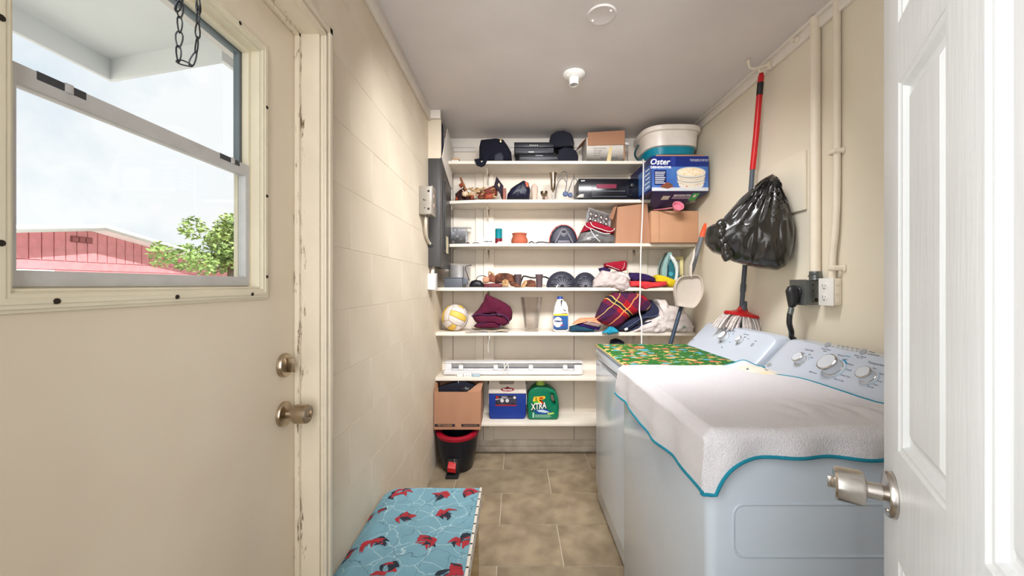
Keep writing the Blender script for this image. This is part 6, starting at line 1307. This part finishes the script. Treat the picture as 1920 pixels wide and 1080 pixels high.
# detergent jug
t = thing('detergent_jug', 'large green detergent jug with a lime cap on the lowest shelf', 'jug', ((1019-966)/720*2.76, 2.80, Z7)); Yj = 2.755
gj = mat('jug_green', (0, 112, 78), .35, var=.05)
body = rest(OL(Yj, (993, 788), (990, 782), (989, 750), (991, 738), (997, 729), (1005, 724), (1022, 724), (1034, 728), (1043, 736), (1047, 748), (1049, 764), (1048, 781), (1044, 788)), Z7)
hole = OL(Yj, (1033, 741), (1037, 741), (1039, 748), (1042, 757), (1040, 760), (1036, 756), (1033, 749))
B().plate(frontal(0, Yj+.11, 0), [body, hole], .11, .018, 4).o('jug_body', gj, t)
jc = (1013.5-966)/720*2.80
B().lathe(Matrix.Translation((jc, Yj+.05, Z7+.238)), [(.034, 0), (.034, .008), (.031, .010), (.029, .046), (.026, .050)], 28).o('cap', mat('lime_cap', (176, 208, 92), .4), t)
J = lambda px, py: (P(px, py, Yj).x, P(px, py, Yj).z)
def jp(name, m, *pp, d=.0012): B().plate(frontal(0, Yj-.0002-d, 0), [[J(*p) for p in pp]], .0008).o(name, m, t)
jp('label_yellow_patch', MC['label_yellow'], (999, 751), (1001, 744), (1021, 742.5), (1023, 746), (1018, 749), (1000, 753))
jp('rainbow_green', mat('rb_green', (90, 180, 60), .4), (1000, 753), (1010, 749), (1016, 750), (1012, 756), (1002, 757))
jp('rainbow_red', redp, (1010, 750), (1014, 749), (1020, 756), (1017, 757))
jp('rainbow_yellow', MC['label_yellow'], (1007, 750), (1010, 749), (1017, 757), (1012, 757), d=.0016)
jp('printed_wave', mat('jug_blue', (20, 70, 150), .4), (1000, 771), (1012, 767), (1024, 767), (1034, 772), (1026, 776), (1008, 776))
jp('printed_cloth', mat('jug_pale', (196, 214, 226), .4), (1006, 769), (1018, 768), (1030, 772), (1022, 774), (1010, 772), d=.0016)
jp('lime_badge', MC['lime_cap'], (1026, 774), (1038, 773), (1039, 776), (1027, 777), d=.0016)
XM = frontal(J(1009.5, 0)[0], Yj-.0022, J(0, 762)[1])
B().text(frontal(J(1010.3, 0)[0], Yj-.0016, J(0, 763)[1]) @ Matrix.Rotation(.12, 4, 'Z'), 'XTRA', .062, bold=.0045, shear=.2, sx=.68).o('lettering_shadow', mat('label_black', (16, 24, 40), .4), t)
B().text(XM @ Matrix.Rotation(.12, 4, 'Z'), 'XTRA', .062, .0012, bold=.0014, shear=.2, sx=.68).o('lettering', white, t)
B().text(frontal(J(1005, 0)[0], Yj-.0024, J(0, 747.5)[1]) @ Matrix.Rotation(.06, 4, 'Z'), '13', .022, bold=.0012, sx=.7).o('number', MC['label_black'], t)
B().text(frontal(J(1014.5, 0)[0], Yj-.0024, J(0, 746.5)[1]) @ Matrix.Rotation(.06, 4, 'Z'), 'FREE', .017, bold=.0012, sx=.8).o('red_lettering', redp, t)
b = B().box(J(998.5, 0)[0], J(1001.5, 0)[0], Yj-.0016, Yj-.0004, J(0, 783)[1], J(0, 773.5)[1])
for i in range(4): b.box(J(1003, 0)[0], J(1034-3*(i % 2), 0)[0], Yj-.0012, Yj-.0004, J(0, 778+i*1.5)[1], J(0, 777.5+i*1.5)[1])
b.o('small_print', mat('pale_green_print', (170, 210, 190), .5), t)
# ---- pedal bin on the floor
t = thing('pedal_bin', 'black pedal bin with a red rim and pedal on the floor under the shelves', 'bin', (-.405, 2.70, 0)); binm = mat('bin_black', (12, 15, 28), .3)
def el_ring(cx, cy, rx, ry, z, n=40, dz=0): return [(cx+rx*math.cos(2*PI*i/n), cy+ry*math.sin(2*PI*i/n), z+dz*math.sin(2*PI*i/n)) for i in range(n)]
bc = -.405; by_ = 2.70
loft(B(), [el_ring(bc, by_, .100, .105, .012), el_ring(bc, by_, .108, .112, .02), el_ring(bc, by_, .132, .14, .14, dz=.0), el_ring(bc, by_, .146, .15, .245, dz=.012), el_ring(bc, by_, .135, .14, .25, dz=.012), el_ring(bc, by_, .10, .11, .04)], Matrix.Identity(4)).o('body', binm, t)
loft(B(), [el_ring(bc, by_, .149, .154, .245, dz=.012), el_ring(bc, by_, .151, .156, .262, dz=.012), el_ring(bc, by_, .135, .14, .272, dz=.012), el_ring(bc, by_, .112, .115, .268, dz=.012), el_ring(bc, by_, .110, .113, .250, dz=.012)], Matrix.Identity(4), False, False).o('rim', mat('bin_red', (150, 4, 34), .4), t)
PB = by_-.135
B().box(bc-.050, bc+.030, PB-.012, PB+.05, .02, .12, .01).box(bc-.055, bc+.030, PB-.040, PB+.05, 0, .022, .006).o('pedal_housing', blk, t)
quadslab(B(), [(bc-.040, PB-.045, .078), (bc+.012, PB-.045, .070), (bc+.012, PB-.012, .098), (bc-.036, PB-.012, .104)], (0, .008, -.03)).o('pedal', redp, t)
B().cyl((bc, PB-.018, .10), (bc+.004, PB-.018, .128), .003, 8).cyl((bc, PB-.018, .10), (bc+.016, PB-.018, .10), .003, 8).o('lever', chrome, t)
# ---- white cord hanging before the shelves
single(B().tube(spl([(X(1207, 2.69), 2.74, Z1+.004), (X(1206, 2.68), 2.685, Z1+.002), (X(1206.5, 2.64), 2.64, 2.125), (X(1206.5, 2.6), 2.60, 2.10), (X(1205, 2.6), 2.60, 1.8), (X(1201.5, 2.62), 2.62, 1.5), (X(1200, 2.62), 2.62, 1.2), (X(1199, 2.60), 2.60, 1.10), (X(1203, 2.58), 2.58, 1.03), (X(1203, 2.55), 2.55, .9), (X(1203, 2.5), 2.50, .4), (X(1203, 2.5), 2.50, .003)], 8), .0042, 8), 'power_cord', mat('white_cord', (238, 232, 226), .4), 'long white power cord hanging down in front of the shelves', 'cord')
single(B().puff([(X(1150, 2.7), Z6+.001), (X(1178, 2.7), Z6+.001), (X(1176, 2.7), Z6+.24), (X(1165, 2.7), Z6+.262), (X(1152, 2.7), Z6+.25)], 2.80, .06, n=40, m=12, amp=.002, p=.5), 'black_bag', navy, 'black bag top just showing behind the green cloth under the fifth shelf', 'bag')
